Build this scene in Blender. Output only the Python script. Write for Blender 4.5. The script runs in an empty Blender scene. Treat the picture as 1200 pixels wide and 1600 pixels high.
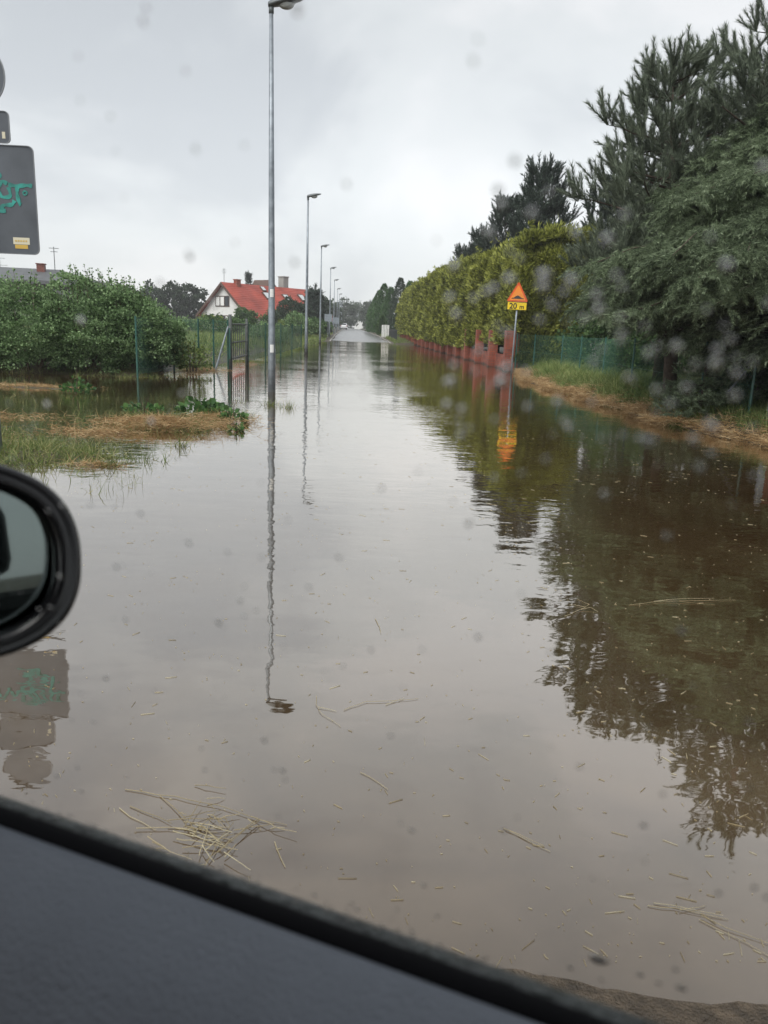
import bpy, math, random
import numpy as np
from mathutils import Vector, Matrix

rad = math.radians
random.seed(7)
RNG = np.random.default_rng(11)
scene = bpy.context.scene
COL = scene.collection

# ------------------------------------------------------------------ camera, sky, sun, exposure
EYE = 1.5
PITCH, ROLL, YAW = rad(13.5), rad(2.2), 0.0535167
fw = Vector((math.sin(YAW) * math.cos(PITCH), math.cos(YAW) * math.cos(PITCH), -math.sin(PITCH)))
rt0 = Vector((math.cos(YAW), -math.sin(YAW), 0.0))
up0 = rt0.cross(fw)
rt = rt0 * math.cos(ROLL) + up0 * math.sin(ROLL)
up = -rt0 * math.sin(ROLL) + up0 * math.cos(ROLL)
cd = bpy.data.cameras.new('camera')
cam = bpy.data.objects.new('camera', cd)
COL.objects.link(cam)
m3 = Matrix((rt, up, -fw)).transposed()
cam.matrix_world = Matrix.Translation((0, 0, EYE)) @ m3.to_4x4()
cd.sensor_fit = 'VERTICAL'
cd.sensor_height = 36.0
cd.sensor_width = 27.0
cd.lens = 27.0
cd.clip_start = 0.02
cd.clip_end = 3000
cd.dof.use_dof = True
cd.dof.focus_distance = 9.0
cd.dof.aperture_fstop = 7.0
scene.camera = cam

SUN_EL, SUN_AZ = rad(50), rad(215)
w = bpy.data.worlds.new('World')
scene.world = w
w.use_nodes = True
nt = w.node_tree
nt.nodes.clear()
wo = nt.nodes.new('ShaderNodeOutputWorld')
add = nt.nodes.new('ShaderNodeAddShader')
bg1 = nt.nodes.new('ShaderNodeBackground')
bg2 = nt.nodes.new('ShaderNodeBackground')
sky = nt.nodes.new('ShaderNodeTexSky')
sky.sky_type = 'NISHITA'
sky.sun_disc = False
sky.sun_elevation = SUN_EL
sky.sun_rotation = SUN_AZ
hs = nt.nodes.new('ShaderNodeHueSaturation')
hs.inputs['Saturation'].default_value = 0.15
nt.links.new(sky.outputs[0], hs.inputs['Color'])
nt.links.new(hs.outputs[0], bg1.inputs[0])
bg1.inputs[1].default_value = 0.045
# overcast cloud layer
tc = nt.nodes.new('ShaderNodeTexCoord')
mp = nt.nodes.new('ShaderNodeMapping')
mp.inputs['Scale'].default_value = (1.0, 1.0, 1.6)
mp.inputs['Location'].default_value = (0.3, 0.1, 0.55)
nt.links.new(tc.outputs['Generated'], mp.inputs[0])
n1 = nt.nodes.new('ShaderNodeTexNoise')
n1.inputs['Scale'].default_value = 2.7
n1.inputs['Detail'].default_value = 5
n1.inputs['Roughness'].default_value = 0.5
n1.inputs['Distortion'].default_value = 0.3
nt.links.new(mp.outputs[0], n1.inputs['Vector'])
cr = nt.nodes.new('ShaderNodeValToRGB')
cr.color_ramp.interpolation = 'EASE'
cr.color_ramp.elements[0].position = 0.36
cr.color_ramp.elements[0].color = (0.50, 0.54, 0.60, 1)
cr.color_ramp.elements[1].position = 0.62
cr.color_ramp.elements[1].color = (1.0, 1.0, 1.03, 1)
e = cr.color_ramp.elements.new(0.5)
e.color = (0.80, 0.835, 0.87, 1)
nt.links.new(n1.outputs[0], cr.inputs[0])
sx_ = nt.nodes.new('ShaderNodeSeparateXYZ')
nt.links.new(tc.outputs['Generated'], sx_.inputs[0])
hr_ = nt.nodes.new('ShaderNodeMapRange')       # thinner cloud lets more light through towards the horizon
hr_.inputs[1].default_value = 0.0
hr_.inputs[2].default_value = 0.45
hr_.inputs[3].default_value = 1.14
hr_.inputs[4].default_value = 1.0
nt.links.new(sx_.outputs[2], hr_.inputs[0])
vm_ = nt.nodes.new('ShaderNodeVectorMath')
vm_.operation = 'SCALE'
nt.links.new(cr.outputs[0], vm_.inputs[0])
nt.links.new(hr_.outputs[0], vm_.inputs['Scale'])
nt.links.new(vm_.outputs[0], bg2.inputs[0])
bg2.inputs[1].default_value = 0.282
nt.links.new(bg1.outputs[0], add.inputs[0])
nt.links.new(bg2.outputs[0], add.inputs[1])
nt.links.new(add.outputs[0], wo.inputs[0])

sl = bpy.data.lights.new('sun', 'SUN')
sl.energy = 1.5
sl.angle = rad(40)
sl.color = (1.0, 0.97, 0.93)
so = bpy.data.objects.new('sun', sl)
COL.objects.link(so)
sd = Vector((math.sin(SUN_AZ) * math.cos(SUN_EL), math.cos(SUN_AZ) * math.cos(SUN_EL), math.sin(SUN_EL)))
so.rotation_euler = (-sd).to_track_quat('-Z', 'Y').to_euler()
scene.view_settings.view_transform = 'Standard'
scene.view_settings.look = 'None'
scene.view_settings.exposure = 1.0
scene.view_settings.gamma = 1.0
scene.render.engine = 'CYCLES'
scene.cycles.max_bounces = 8
scene.cycles.transparent_max_bounces = 24
scene.cycles.caustics_reflective = False
scene.cycles.caustics_refractive = False
scene.cycles.use_denoising = True
scene.cycles.sample_clamp_indirect = 4.0

# ------------------------------------------------------------------ materials
def new_mat(name):
    m = bpy.data.materials.new(name)
    m.use_nodes = True
    return m, m.node_tree, m.node_tree.nodes['Principled BSDF']


def plain(name, col, rough=0.6, metal=0.0, noise=0.0, nscale=8.0, bump=0.0, bscale=60.0, spec=0.5):
    m, t, p = new_mat(name)
    p.inputs['Roughness'].default_value = rough
    p.inputs['Metallic'].default_value = metal
    p.inputs['Specular IOR Level'].default_value = spec
    p.inputs['Base Color'].default_value = (*col, 1)
    c = t.nodes.new('ShaderNodeTexCoord')
    if noise > 0:
        n = t.nodes.new('ShaderNodeTexNoise')
        n.inputs['Scale'].default_value = nscale
        n.inputs['Detail'].default_value = 6
        t.links.new(c.outputs['Object'], n.inputs['Vector'])
        r = t.nodes.new('ShaderNodeValToRGB')
        r.color_ramp.elements[0].position = 0.3
        r.color_ramp.elements[1].position = 0.7
        r.color_ramp.elements[0].color = (*[x * (1 - noise) for x in col], 1)
        r.color_ramp.elements[1].color = (*[min(1, x * (1 + noise)) for x in col], 1)
        t.links.new(n.outputs[0], r.inputs[0])
        t.links.new(r.outputs[0], p.inputs['Base Color'])
    if bump > 0:
        n = t.nodes.new('ShaderNodeTexNoise')
        n.inputs['Scale'].default_value = bscale
        n.inputs['Detail'].default_value = 4
        t.links.new(c.outputs['Object'], n.inputs['Vector'])
        b = t.nodes.new('ShaderNodeBump')
        b.inputs['Strength'].default_value = bump
        b.inputs['Distance'].default_value = 0.02
        t.links.new(n.outputs[0], b.inputs['Height'])
        t.links.new(b.outputs[0], p.inputs['Normal'])
    return m


def foliage(name, cols, rough=0.55, transl=0.38, clump=0.35, cscale=1.3, spec=0.3):
    """leaf material: colour differs from leaf to leaf and slowly from plant patch to plant patch"""
    m, t, p = new_mat(name)
    g = t.nodes.new('ShaderNodeNewGeometry')
    r = t.nodes.new('ShaderNodeValToRGB')
    els = r.color_ramp.elements
    k = len(cols)
    els[0].position = 0.0
    els[0].color = (*cols[0], 1)
    els[1].position = 1.0
    els[1].color = (*cols[-1], 1)
    for i in range(1, k - 1):
        ee = els.new(i / (k - 1))
        ee.color = (*cols[i], 1)
    c = t.nodes.new('ShaderNodeTexCoord')
    n = t.nodes.new('ShaderNodeTexNoise')
    n.inputs['Scale'].default_value = cscale
    n.inputs['Detail'].default_value = 3
    t.links.new(c.outputs['Object'], n.inputs['Vector'])
    ma = t.nodes.new('ShaderNodeMath')
    ma.operation = 'MULTIPLY_ADD'
    ma.inputs[1].default_value = clump * 3
    ma.inputs[2].default_value = -clump * 1.5
    t.links.new(n.outputs[0], ma.inputs[0])
    ad = t.nodes.new('ShaderNodeMath')
    ad.operation = 'ADD'
    ad.use_clamp = True
    t.links.new(ma.outputs[0], ad.inputs[0])
    t.links.new(g.outputs['Random Per Island'], ad.inputs[1])
    t.links.new(ad.outputs[0], r.inputs[0])
    t.links.new(r.outputs[0], p.inputs['Base Color'])
    p.inputs['Roughness'].default_value = rough
    p.inputs['Specular IOR Level'].default_value = spec
    if transl > 0:
        tr = t.nodes.new('ShaderNodeBsdfTranslucent')
        t.links.new(r.outputs[0], tr.inputs[0])
        mx = t.nodes.new('ShaderNodeMixShader')
        mx.inputs[0].default_value = transl
        t.links.new(p.outputs[0], mx.inputs[1])
        t.links.new(tr.outputs[0], mx.inputs[2])
        t.links.new(mx.outputs[0], t.nodes['Material Output'].inputs[0])
    return m


def brick_mat():
    m, t, p = new_mat('red_brick')
    c = t.nodes.new('ShaderNodeNewGeometry')
    s = t.nodes.new('ShaderNodeSeparateXYZ')
    t.links.new(c.outputs['Position'], s.inputs[0])
    a = t.nodes.new('ShaderNodeMath')
    a.operation = 'ADD'
    t.links.new(s.outputs[0], a.inputs[0])
    t.links.new(s.outputs[1], a.inputs[1])
    cb = t.nodes.new('ShaderNodeCombineXYZ')
    t.links.new(a.outputs[0], cb.inputs[0])
    t.links.new(s.outputs[2], cb.inputs[1])
    b = t.nodes.new('ShaderNodeTexBrick')
    b.inputs['Scale'].default_value = 1.0
    b.inputs['Brick Width'].default_value = 0.25
    b.inputs['Row Height'].default_value = 0.078
    b.inputs['Mortar Size'].default_value = 0.008
    b.inputs['Color1'].default_value = (0.40, 0.10, 0.052, 1)
    b.inputs['Color2'].default_value = (0.29, 0.068, 0.04, 1)
    b.inputs['Mortar'].default_value = (0.17, 0.12, 0.10, 1)
    t.links.new(cb.outputs[0], b.inputs['Vector'])
    n = t.nodes.new('ShaderNodeTexNoise')
    n.inputs['Scale'].default_value = 2.2
    n.inputs['Detail'].default_value = 6
    t.links.new(c.outputs['Position'], n.inputs['Vector'])
    r = t.nodes.new('ShaderNodeValToRGB')
    r.color_ramp.elements[0].position = 0.3
    r.color_ramp.elements[0].color = (0.55, 0.5, 0.5, 1)
    r.color_ramp.elements[1].position = 0.7
    r.color_ramp.elements[1].color = (1.1, 1.05, 1.0, 1)
    t.links.new(n.outputs[0], r.inputs[0])
    mx = t.nodes.new('ShaderNodeMix')
    mx.data_type = 'RGBA'
    mx.blend_type = 'MULTIPLY'
    mx.inputs[0].default_value = 1
    t.links.new(b.outputs[0], mx.inputs[6])
    t.links.new(r.outputs[0], mx.inputs[7])
    t.links.new(mx.outputs[2], p.inputs['Base Color'])
    tide = t.nodes.new('ShaderNodeMath')
    tide.operation = 'MULTIPLY_ADD'
    tide.inputs[1].default_value = -0.35
    t.links.new(n.outputs[0], tide.inputs[0])
    t.links.new(s.outputs[2], tide.inputs[2])
    tr = t.nodes.new('ShaderNodeMapRange')
    tr.inputs[1].default_value = -0.16
    tr.inputs[2].default_value = -0.06
    t.links.new(tide.outputs[0], tr.inputs[0])
    mt_ = t.nodes.new('ShaderNodeMix')
    mt_.data_type = 'RGBA'
    mt_.inputs[6].default_value = (0.055, 0.038, 0.028, 1)
    t.links.new(tr.outputs[0], mt_.inputs[0])
    t.links.new(mx.outputs[2], mt_.inputs[7])
    t.links.new(mt_.outputs[2], p.inputs['Base Color'])
    bp = t.nodes.new('ShaderNodeBump')
    bp.inputs['Strength'].default_value = 0.5
    bp.inputs['Distance'].default_value = 0.01
    bp.invert = True
    t.links.new(b.outputs['Fac'], bp.inputs['Height'])
    t.links.new(bp.outputs[0], p.inputs['Normal'])
    p.inputs['Roughness'].default_value = 0.7
    return m


def water_mat():
    m = bpy.data.materials.new('flood_water')
    m.use_nodes = True
    t = m.node_tree
    t.nodes.clear()
    out = t.nodes.new('ShaderNodeOutputMaterial')
    g = t.nodes.new('ShaderNodeNewGeometry')
    # muddy body colour, silt drifting in patches
    n = t.nodes.new('ShaderNodeTexNoise')
    n.inputs['Scale'].default_value = 0.9
    n.inputs['Detail'].default_value = 7
    n.inputs['Roughness'].default_value = 0.6
    t.links.new(g.outputs['Position'], n.inputs['Vector'])
    r = t.nodes.new('ShaderNodeValToRGB')
    r.color_ramp.elements[0].position = 0.32
    r.color_ramp.elements[0].color = (0.050, 0.030, 0.012, 1)
    r.color_ramp.elements[1].position = 0.72
    r.color_ramp.elements[1].color = (0.084, 0.054, 0.026, 1)
    t.links.new(n.outputs[0], r.inputs[0])
    df = t.nodes.new('ShaderNodeBsdfDiffuse')
    bed_n = t.nodes.new('ShaderNodeTexNoise')
    bed_n.inputs['Scale'].default_value = 1.3
    bed_n.inputs['Distortion'].default_value = 1.2
    bed_n.inputs['Detail'].default_value = 6
    t.links.new(g.outputs['Position'], bed_n.inputs['Vector'])
    bed = t.nodes.new('ShaderNodeValToRGB')
    bed.color_ramp.elements[0].position = 0.3
    bed.color_ramp.elements[0].color = (0.052, 0.031, 0.015, 1)
    bed.color_ramp.elements[1].position = 0.7
    bed.color_ramp.elements[1].color = (0.118, 0.080, 0.046, 1)
    t.links.new(bed_n.outputs[0], bed.inputs[0])
    sp0 = t.nodes.new('ShaderNodeSeparateXYZ')
    t.links.new(g.outputs['Position'], sp0.inputs[0])
    dp = t.nodes.new('ShaderNodeMapRange')
    dp.interpolation_type = 'SMOOTHSTEP'
    dp.inputs[1].default_value = 1.5
    dp.inputs[2].default_value = 4.2
    t.links.new(sp0.outputs[1], dp.inputs[0])
    mxb = t.nodes.new('ShaderNodeMix')
    mxb.data_type = 'RGBA'
    t.links.new(dp.outputs[0], mxb.inputs[0])
    t.links.new(bed.outputs[0], mxb.inputs[6])
    t.links.new(r.outputs[0], mxb.inputs[7])
    t.links.new(mxb.outputs[2], df.inputs[0])
    gl = t.nodes.new('ShaderNodeBsdfGlossy')
    gl.inputs['Color'].default_value = (0.97, 0.94, 0.895, 1)
    gl.inputs['Roughness'].default_value = 0.018
    # ripples: small ones with calm and ruffled patches, plus a long slow swell
    mp_ = t.nodes.new('ShaderNodeMapping')
    mp_.inputs['Scale'].default_value = (0.75, 1.25, 1.0)
    mp_.inputs['Rotation'].default_value = (0, 0, rad(12))
    t.links.new(g.outputs['Position'], mp_.inputs[0])
    r1 = t.nodes.new('ShaderNodeTexNoise')
    r1.inputs['Scale'].default_value = 9.0
    r1.inputs['Detail'].default_value = 2.0
    r1.inputs['Distortion'].default_value = 0.4
    t.links.new(mp_.outputs[0], r1.inputs['Vector'])
    r2 = t.nodes.new('ShaderNodeTexNoise')
    r2.inputs['Scale'].default_value = 1.9
    r2.inputs['Detail'].default_value = 2.0
    t.links.new(mp_.outputs[0], r2.inputs['Vector'])
    pm = t.nodes.new('ShaderNodeTexNoise')
    pm.inputs['Scale'].default_value = 0.22
    pm.inputs['Detail'].default_value = 2.0
    t.links.new(mp_.outputs[0], pm.inputs['Vector'])
    pr = t.nodes.new('ShaderNodeMapRange')
    pr.inputs[1].default_value = 0.35
    pr.inputs[2].default_value = 0.68
    pr.inputs[3].default_value = 0.12
    pr.inputs[4].default_value = 1.0
    t.links.new(pm.outputs[0], pr.inputs[0])
    # wind reaches the open stretch further down the road
    sp = t.nodes.new('ShaderNodeSeparateXYZ')
    t.links.new(g.outputs['Position'], sp.inputs[0])
    yr = t.nodes.new('ShaderNodeMapRange')
    yr.inputs[1].default_value = 2.0
    yr.inputs[2].default_value = 14.0
    yr.inputs[3].default_value = 0.30
    yr.inputs[4].default_value = 1.5
    t.links.new(sp.outputs[1], yr.inputs[0])
    mu = t.nodes.new('ShaderNodeMath')
    mu.operation = 'MULTIPLY'
    t.links.new(pr.outputs[0], mu.inputs[0])
    t.links.new(yr.outputs[0], mu.inputs[1])
    m1 = t.nodes.new('ShaderNodeMath')
    m1.operation = 'MULTIPLY'
    t.links.new(r1.outputs[0], m1.inputs[0])
    t.links.new(mu.outputs[0], m1.inputs[1])
    m2 = t.nodes.new('ShaderNodeMath')
    m2.operation = 'MULTIPLY_ADD'
    m2.inputs[1].default_value = 1.5
    t.links.new(r2.outputs[0], m2.inputs[0])
    t.links.new(m1.outputs[0], m2.inputs[2])
    bp = t.nodes.new('ShaderNodeBump')
    bp.inputs['Strength'].default_value = 1.0
    bp.inputs['Distance'].default_value = 0.0032
    t.links.new(m2.outputs[0], bp.inputs['Height'])
    t.links.new(bp.outputs[0], gl.inputs['Normal'])
    # wet reflection grows towards grazing angles
    lw = t.nodes.new('ShaderNodeLayerWeight')
    lw.inputs[0].default_value = 0.5
    fr = t.nodes.new('ShaderNodeValToRGB')
    E_ = fr.color_ramp.elements
    E_[0].position = 0.0
    E_[0].color = (0.03,) * 3 + (1,)
    E_[1].position = 1.0
    E_[1].color = (0.96,) * 3 + (1,)
    for q, v in ((0.25, 0.13), (0.38, 0.25), (0.5, 0.39), (0.62, 0.52), (0.76, 0.62), (0.9, 0.82)):
        x = E_.new(q)
        x.color = (v, v, v, 1)
    t.links.new(lw.outputs['Facing'], fr.inputs[0])
    mx = t.nodes.new('ShaderNodeMixShader')
    t.links.new(fr.outputs[0], mx.inputs[0])
    t.links.new(df.outputs[0], mx.inputs[1])
    t.links.new(gl.outputs[0], mx.inputs[2])
    t.links.new(mx.outputs[0], out.inputs[0])
    return m


def ground_mat():
    m, t, p = new_mat('muddy_grass_ground')
    g = t.nodes.new('ShaderNodeNewGeometry')
    n = t.nodes.new('ShaderNodeTexNoise')
    n.inputs['Scale'].default_value = 1.4
    n.inputs['Detail'].default_value = 9
    n.inputs['Roughness'].default_value = 0.65
    t.links.new(g.outputs['Position'], n.inputs['Vector'])
    r = t.nodes.new('ShaderNodeValToRGB')
    r.color_ramp.elements[0].position = 0.3
    r.color_ramp.elements[0].color = (0.045, 0.034, 0.022, 1)
    r.color_ramp.elements[1].position = 0.72
    r.color_ramp.elements[1].color = (0.075, 0.085, 0.035, 1)
    x = r.color_ramp.elements.new(0.5)
    x.color = (0.07, 0.055, 0.034, 1)
    t.links.new(n.outputs[0], r.inputs[0])
    t.links.new(r.outputs[0], p.inputs['Base Color'])
    n2 = t.nodes.new('ShaderNodeTexNoise')
    n2.inputs['Scale'].default_value = 30
    n2.inputs['Detail'].default_value = 8
    t.links.new(g.outputs['Position'], n2.inputs['Vector'])
    b = t.nodes.new('ShaderNodeBump')
    b.inputs['Distance'].default_value = 0.02
    b.inputs['Strength'].default_value = 0.7
    t.links.new(n2.outputs[0], b.inputs['Height'])
    t.links.new(b.outputs[0], p.inputs['Normal'])
    p.inputs['Roughness'].default_value = 0.6
    return m


M = {}
M['water'] = water_mat()
M['ground'] = ground_mat()
M['brick'] = brick_mat()
M['asphalt'] = plain('wet_asphalt', (0.17, 0.17, 0.168), 0.28, noise=0.3, nscale=1.2, bump=0.4, bscale=90, spec=0.7)
M['mud'] = plain('wet_gravel_mud', (0.105, 0.078, 0.052), 0.4, noise=0.5, nscale=22, bump=1.0, bscale=110)
M['steel'] = plain('galvanised_steel', (0.24, 0.27, 0.30), 0.45, metal=0.35, noise=0.25, nscale=9, bump=0.1, bscale=40)
M['steel_dark'] = plain('dark_weathered_steel', (0.09, 0.10, 0.10), 0.5, metal=0.3, noise=0.3, nscale=5)
M['lamp_shell'] = plain('lamp_shell_grey', (0.13, 0.145, 0.15), 0.45, metal=0.2, noise=0.15)
M['lamp_glass'] = plain('frosted_lamp_bowl', (0.45, 0.47, 0.46), 0.2)
M['black_band'] = plain('black_bitumen_band', (0.012, 0.012, 0.012), 0.5)
M['white'] = plain('white_paint', (0.78, 0.78, 0.76), 0.5)
M['render_white'] = plain('white_render', (0.70, 0.70, 0.68), 0.8, noise=0.06, nscale=1.5)
M['render_grey'] = plain('grey_render', (0.30, 0.29, 0.27), 0.8, noise=0.1, nscale=1.5)
M['roof_dark'] = plain('dark_roof_sheet', (0.10, 0.105, 0.11), 0.55, noise=0.2, nscale=1.0)
M['wood_dark'] = plain('brown_bargeboard', (0.09, 0.05, 0.035), 0.6, noise=0.3)
M['window_glass'] = plain('dark_window_glass', (0.02, 0.025, 0.03), 0.08)
M['skylight_glass'] = plain('skylight_glass', (0.55, 0.58, 0.6), 0.08)
M['sign_back'] = plain('sign_back_grey', (0.085, 0.094, 0.107), 0.36, metal=0.3, noise=0.22, nscale=3.0)
M['sign_edge'] = plain('sign_edge', (0.18, 0.19, 0.2), 0.4, metal=0.4)
M['sign_orange'] = plain('sign_orange', (0.85, 0.27, 0.03), 0.4)
M['sign_red'] = plain('sign_red', (0.70, 0.10, 0.02), 0.4)
M['sign_yellow'] = plain('sign_yellow', (0.85, 0.60, 0.02), 0.4)
M['sign_black'] = plain('sign_black', (0.01, 0.01, 0.01), 0.5)
M['teal'] = plain('teal_paint_marker', (0.02, 0.22, 0.185), 0.5, noise=0.5, nscale=10)
M['sticker_cream'] = plain('cream_sticker', (0.60, 0.56, 0.42), 0.5)
M['sticker_ochre'] = plain('ochre_sticker', (0.55, 0.36, 0.07), 0.5)
M['post_green'] = plain('green_post_paint', (0.025, 0.095, 0.075), 0.4, noise=0.25, nscale=12)
M['wire_green'] = plain('green_plastic_wire', (0.06, 0.17, 0.12), 0.4)
M['post_grey'] = plain('grey_weathered_post', (0.075, 0.085, 0.08), 0.7, noise=0.35, nscale=12, bump=0.4)
M['rust'] = plain('brown_red_steel', (0.16, 0.05, 0.035), 0.55, noise=0.4, nscale=6)
M['bark'] = plain('bark', (0.075, 0.055, 0.042), 0.9, noise=0.4, nscale=12, bump=0.8, bscale=30)
M['twig'] = plain('twig_bark', (0.10, 0.075, 0.05), 0.8)
M['gate_bars'] = plain('black_metal_bars', (0.03, 0.035, 0.035), 0.5)
M['rubber'] = plain('black_rubber', (0.004, 0.004, 0.005), 0.8, spec=0.1)
M['outer_strip'] = plain('wet_outer_weatherstrip', (0.05, 0.057, 0.055), 0.3, noise=0.5, nscale=60, bump=0.5, bscale=120)
M['panel'] = plain('grained_door_plastic', (0.16, 0.178, 0.21), 0.42, noise=0.05, nscale=30, bump=0.5, bscale=420)
M['car_paint'] = plain('dark_car_paint', (0.05, 0.055, 0.06), 0.25)
M['car_white'] = plain('white_car_paint', (0.75, 0.75, 0.76), 0.25)
M['car_red_light'] = plain('tail_light', (0.4, 0.02, 0.02), 0.3)
M['headlining'] = plain('roof_lining', (0.16, 0.16, 0.155), 0.9)
M['mirror_shell'] = plain('glossy_black_mirror_shell', (0.006, 0.006, 0.007), 0.22)
M['seat_cloth'] = plain('dark_seat_cloth', (0.035, 0.037, 0.04), 0.9, noise=0.2, nscale=30)
M['pylon'] = plain('pylon_steel', (0.38, 0.42, 0.42), 0.6)
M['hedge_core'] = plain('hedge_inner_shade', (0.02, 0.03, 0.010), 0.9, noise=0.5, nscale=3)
m_, t_, p_ = new_mat('side_mirror_glass')
p_.inputs['Base Color'].default_value = (0.17, 0.20, 0.195, 1)
p_.inputs['Metallic'].default_value = 1.0
p_.inputs['Roughness'].default_value = 0.03
M['mirror_glass'] = m_
# window pane of the car: clear glass
m_ = bpy.data.materials.new('clear_side_window')
m_.use_nodes = True
m_.node_tree.nodes.clear()
o_ = m_.node_tree.nodes.new('ShaderNodeOutputMaterial')
b_ = m_.node_tree.nodes.new('ShaderNodeBsdfTransparent')
b_.inputs[0].default_value = (0.955, 0.965, 0.955, 1)
m_.node_tree.links.new(b_.outputs[0], o_.inputs[0])
M['pane'] = m_
m_, t_, p_ = new_mat('rain_water_drop')
p_.inputs['Transmission Weight'].default_value = 1.0
p_.inputs['IOR'].default_value = 1.33
p_.inputs['Roughness'].default_value = 0.0
M['drop'] = m_
# roof tiles
m_, t_, p_ = new_mat('red_roof_tiles')
c_ = t_.nodes.new('ShaderNodeTexCoord')
n_ = t_.nodes.new('ShaderNodeTexNoise')
n_.inputs['Scale'].default_value = 0.5
n_.inputs['Detail'].default_value = 8
t_.links.new(c_.outputs['Object'], n_.inputs['Vector'])
r_ = t_.nodes.new('ShaderNodeValToRGB')
r_.color_ramp.elements[0].position = 0.3
r_.color_ramp.elements[0].color = (0.22, 0.036, 0.024, 1)
r_.color_ramp.elements[1].position = 0.7
r_.color_ramp.elements[1].color = (0.44, 0.078, 0.046, 1)
t_.links.new(n_.outputs[0], r_.inputs[0])
w_ = t_.nodes.new('ShaderNodeTexWave')
w_.bands_direction = 'Z'
w_.inputs['Scale'].default_value = 1.2
t_.links.new(c_.outputs['Object'], w_.inputs['Vector'])
bb_ = t_.nodes.new('ShaderNodeBump')
bb_.inputs['Distance'].default_value = 0.05
t_.links.new(w_.outputs[0], bb_.inputs['Height'])
t_.links.new(bb_.outputs[0], p_.inputs['Normal'])
t_.links.new(r_.outputs[0], p_.inputs['Base Color'])
p_.inputs['Roughness'].default_value = 0.6
M['tiles'] = m_
# green netting on the garden fence: woven cloth one sees through a little
m_, t_, p_ = new_mat('green_windbreak_net')
p_.inputs['Base Color'].default_value = (0.045, 0.15, 0.10, 1)
tr_ = t_.nodes.new('ShaderNodeBsdfTransparent')
mx_ = t_.nodes.new('ShaderNodeMixShader')
n_ = t_.nodes.new('ShaderNodeTexNoise')
n_.inputs['Scale'].default_value = 0.8
rr_ = t_.nodes.new('ShaderNodeMapRange')
rr_.inputs[3].default_value = 0.35
rr_.inputs[4].default_value = 0.8
g_ = t_.nodes.new('ShaderNodeNewGeometry')
t_.links.new(g_.outputs['Position'], n_.inputs['Vector'])
t_.links.new(n_.outputs[0], rr_.inputs[0])
t_.links.new(rr_.outputs[0], mx_.inputs[0])
t_.links.new(tr_.outputs[0], mx_.inputs[1])
t_.links.new(p_.outputs[0], mx_.inputs[2])
t_.links.new(mx_.outputs[0], t_.nodes['Material Output'].inputs[0])
M['net'] = m_

M['leaf_bush'] = foliage('bush_leaves', [(0.07, 0.12, 0.05), (0.18, 0.29, 0.12), (0.34, 0.47, 0.24)], cscale=0.8)
M['leaf_yellow'] = foliage('yellow_green_leaves', [(0.096, 0.132, 0.024), (0.204, 0.252, 0.036), (0.360, 0.408, 0.060)], cscale=0.6)
M['leaf_dark'] = foliage('dark_leaves', [(0.03, 0.05, 0.032), (0.055, 0.08, 0.052), (0.085, 0.12, 0.075)], cscale=0.6)
M['leaf_far'] = foliage('far_grey_green_leaves', [(0.056, 0.081, 0.056), (0.094, 0.125, 0.088), (0.125, 0.163, 0.106)], cscale=0.3)
M['leaf_mid'] = foliage('mid_green_leaves', [(0.04, 0.085, 0.032), (0.085, 0.15, 0.055), (0.16, 0.25, 0.095)], cscale=0.6)
M['thuja'] = foliage('thuja_sprays', [(0.05, 0.062, 0.014), (0.2, 0.225, 0.04), (0.48, 0.5, 0.12)], cscale=0.55, clump=0.4, transl=0.4)
M['thuja_green'] = foliage('green_thuja_sprays', [(0.032, 0.072, 0.029), (0.064, 0.136, 0.045), (0.112, 0.208, 0.072)], cscale=0.5)
M['pine'] = foliage('pine_needles', [(0.065, 0.085, 0.06), (0.165, 0.2, 0.145), (0.31, 0.36, 0.26)], cscale=0.9, transl=0.3, clump=0.25)
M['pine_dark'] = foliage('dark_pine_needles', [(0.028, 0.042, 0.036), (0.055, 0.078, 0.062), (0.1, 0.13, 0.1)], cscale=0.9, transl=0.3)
M['spruce'] = foliage('spruce_needles', [(0.075, 0.105, 0.062), (0.19, 0.245, 0.145), (0.36, 0.44, 0.28)], cscale=0.9, transl=0.35, clump=0.3)
M['grass'] = foliage('grass_blades', [(0.08, 0.12, 0.03), (0.16, 0.22, 0.06), (0.42, 0.38, 0.18)], cscale=1.0, transl=0.3, clump=0.3)
M['grass_tall'] = foliage('tall_grass_blades', [(0.07, 0.11, 0.03), (0.16, 0.24, 0.065), (0.36, 0.38, 0.15)], cscale=0.7, transl=0.3)
M['straw'] = foliage('wet_straw', [(0.24, 0.135, 0.055), (0.46, 0.3, 0.14), (0.66, 0.5, 0.29)], cscale=1.5, transl=0.3, clump=0.3)
M['straw_pale'] = foliage('pale_straw', [(0.30, 0.24, 0.13), (0.48, 0.40, 0.24), (0.62, 0.56, 0.38)], cscale=3.0, transl=0.3)
M['dock'] = foliage('dock_leaves', [(0.032, 0.080, 0.024), (0.072, 0.160, 0.048), (0.144, 0.272, 0.080)], cscale=2.0)

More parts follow.
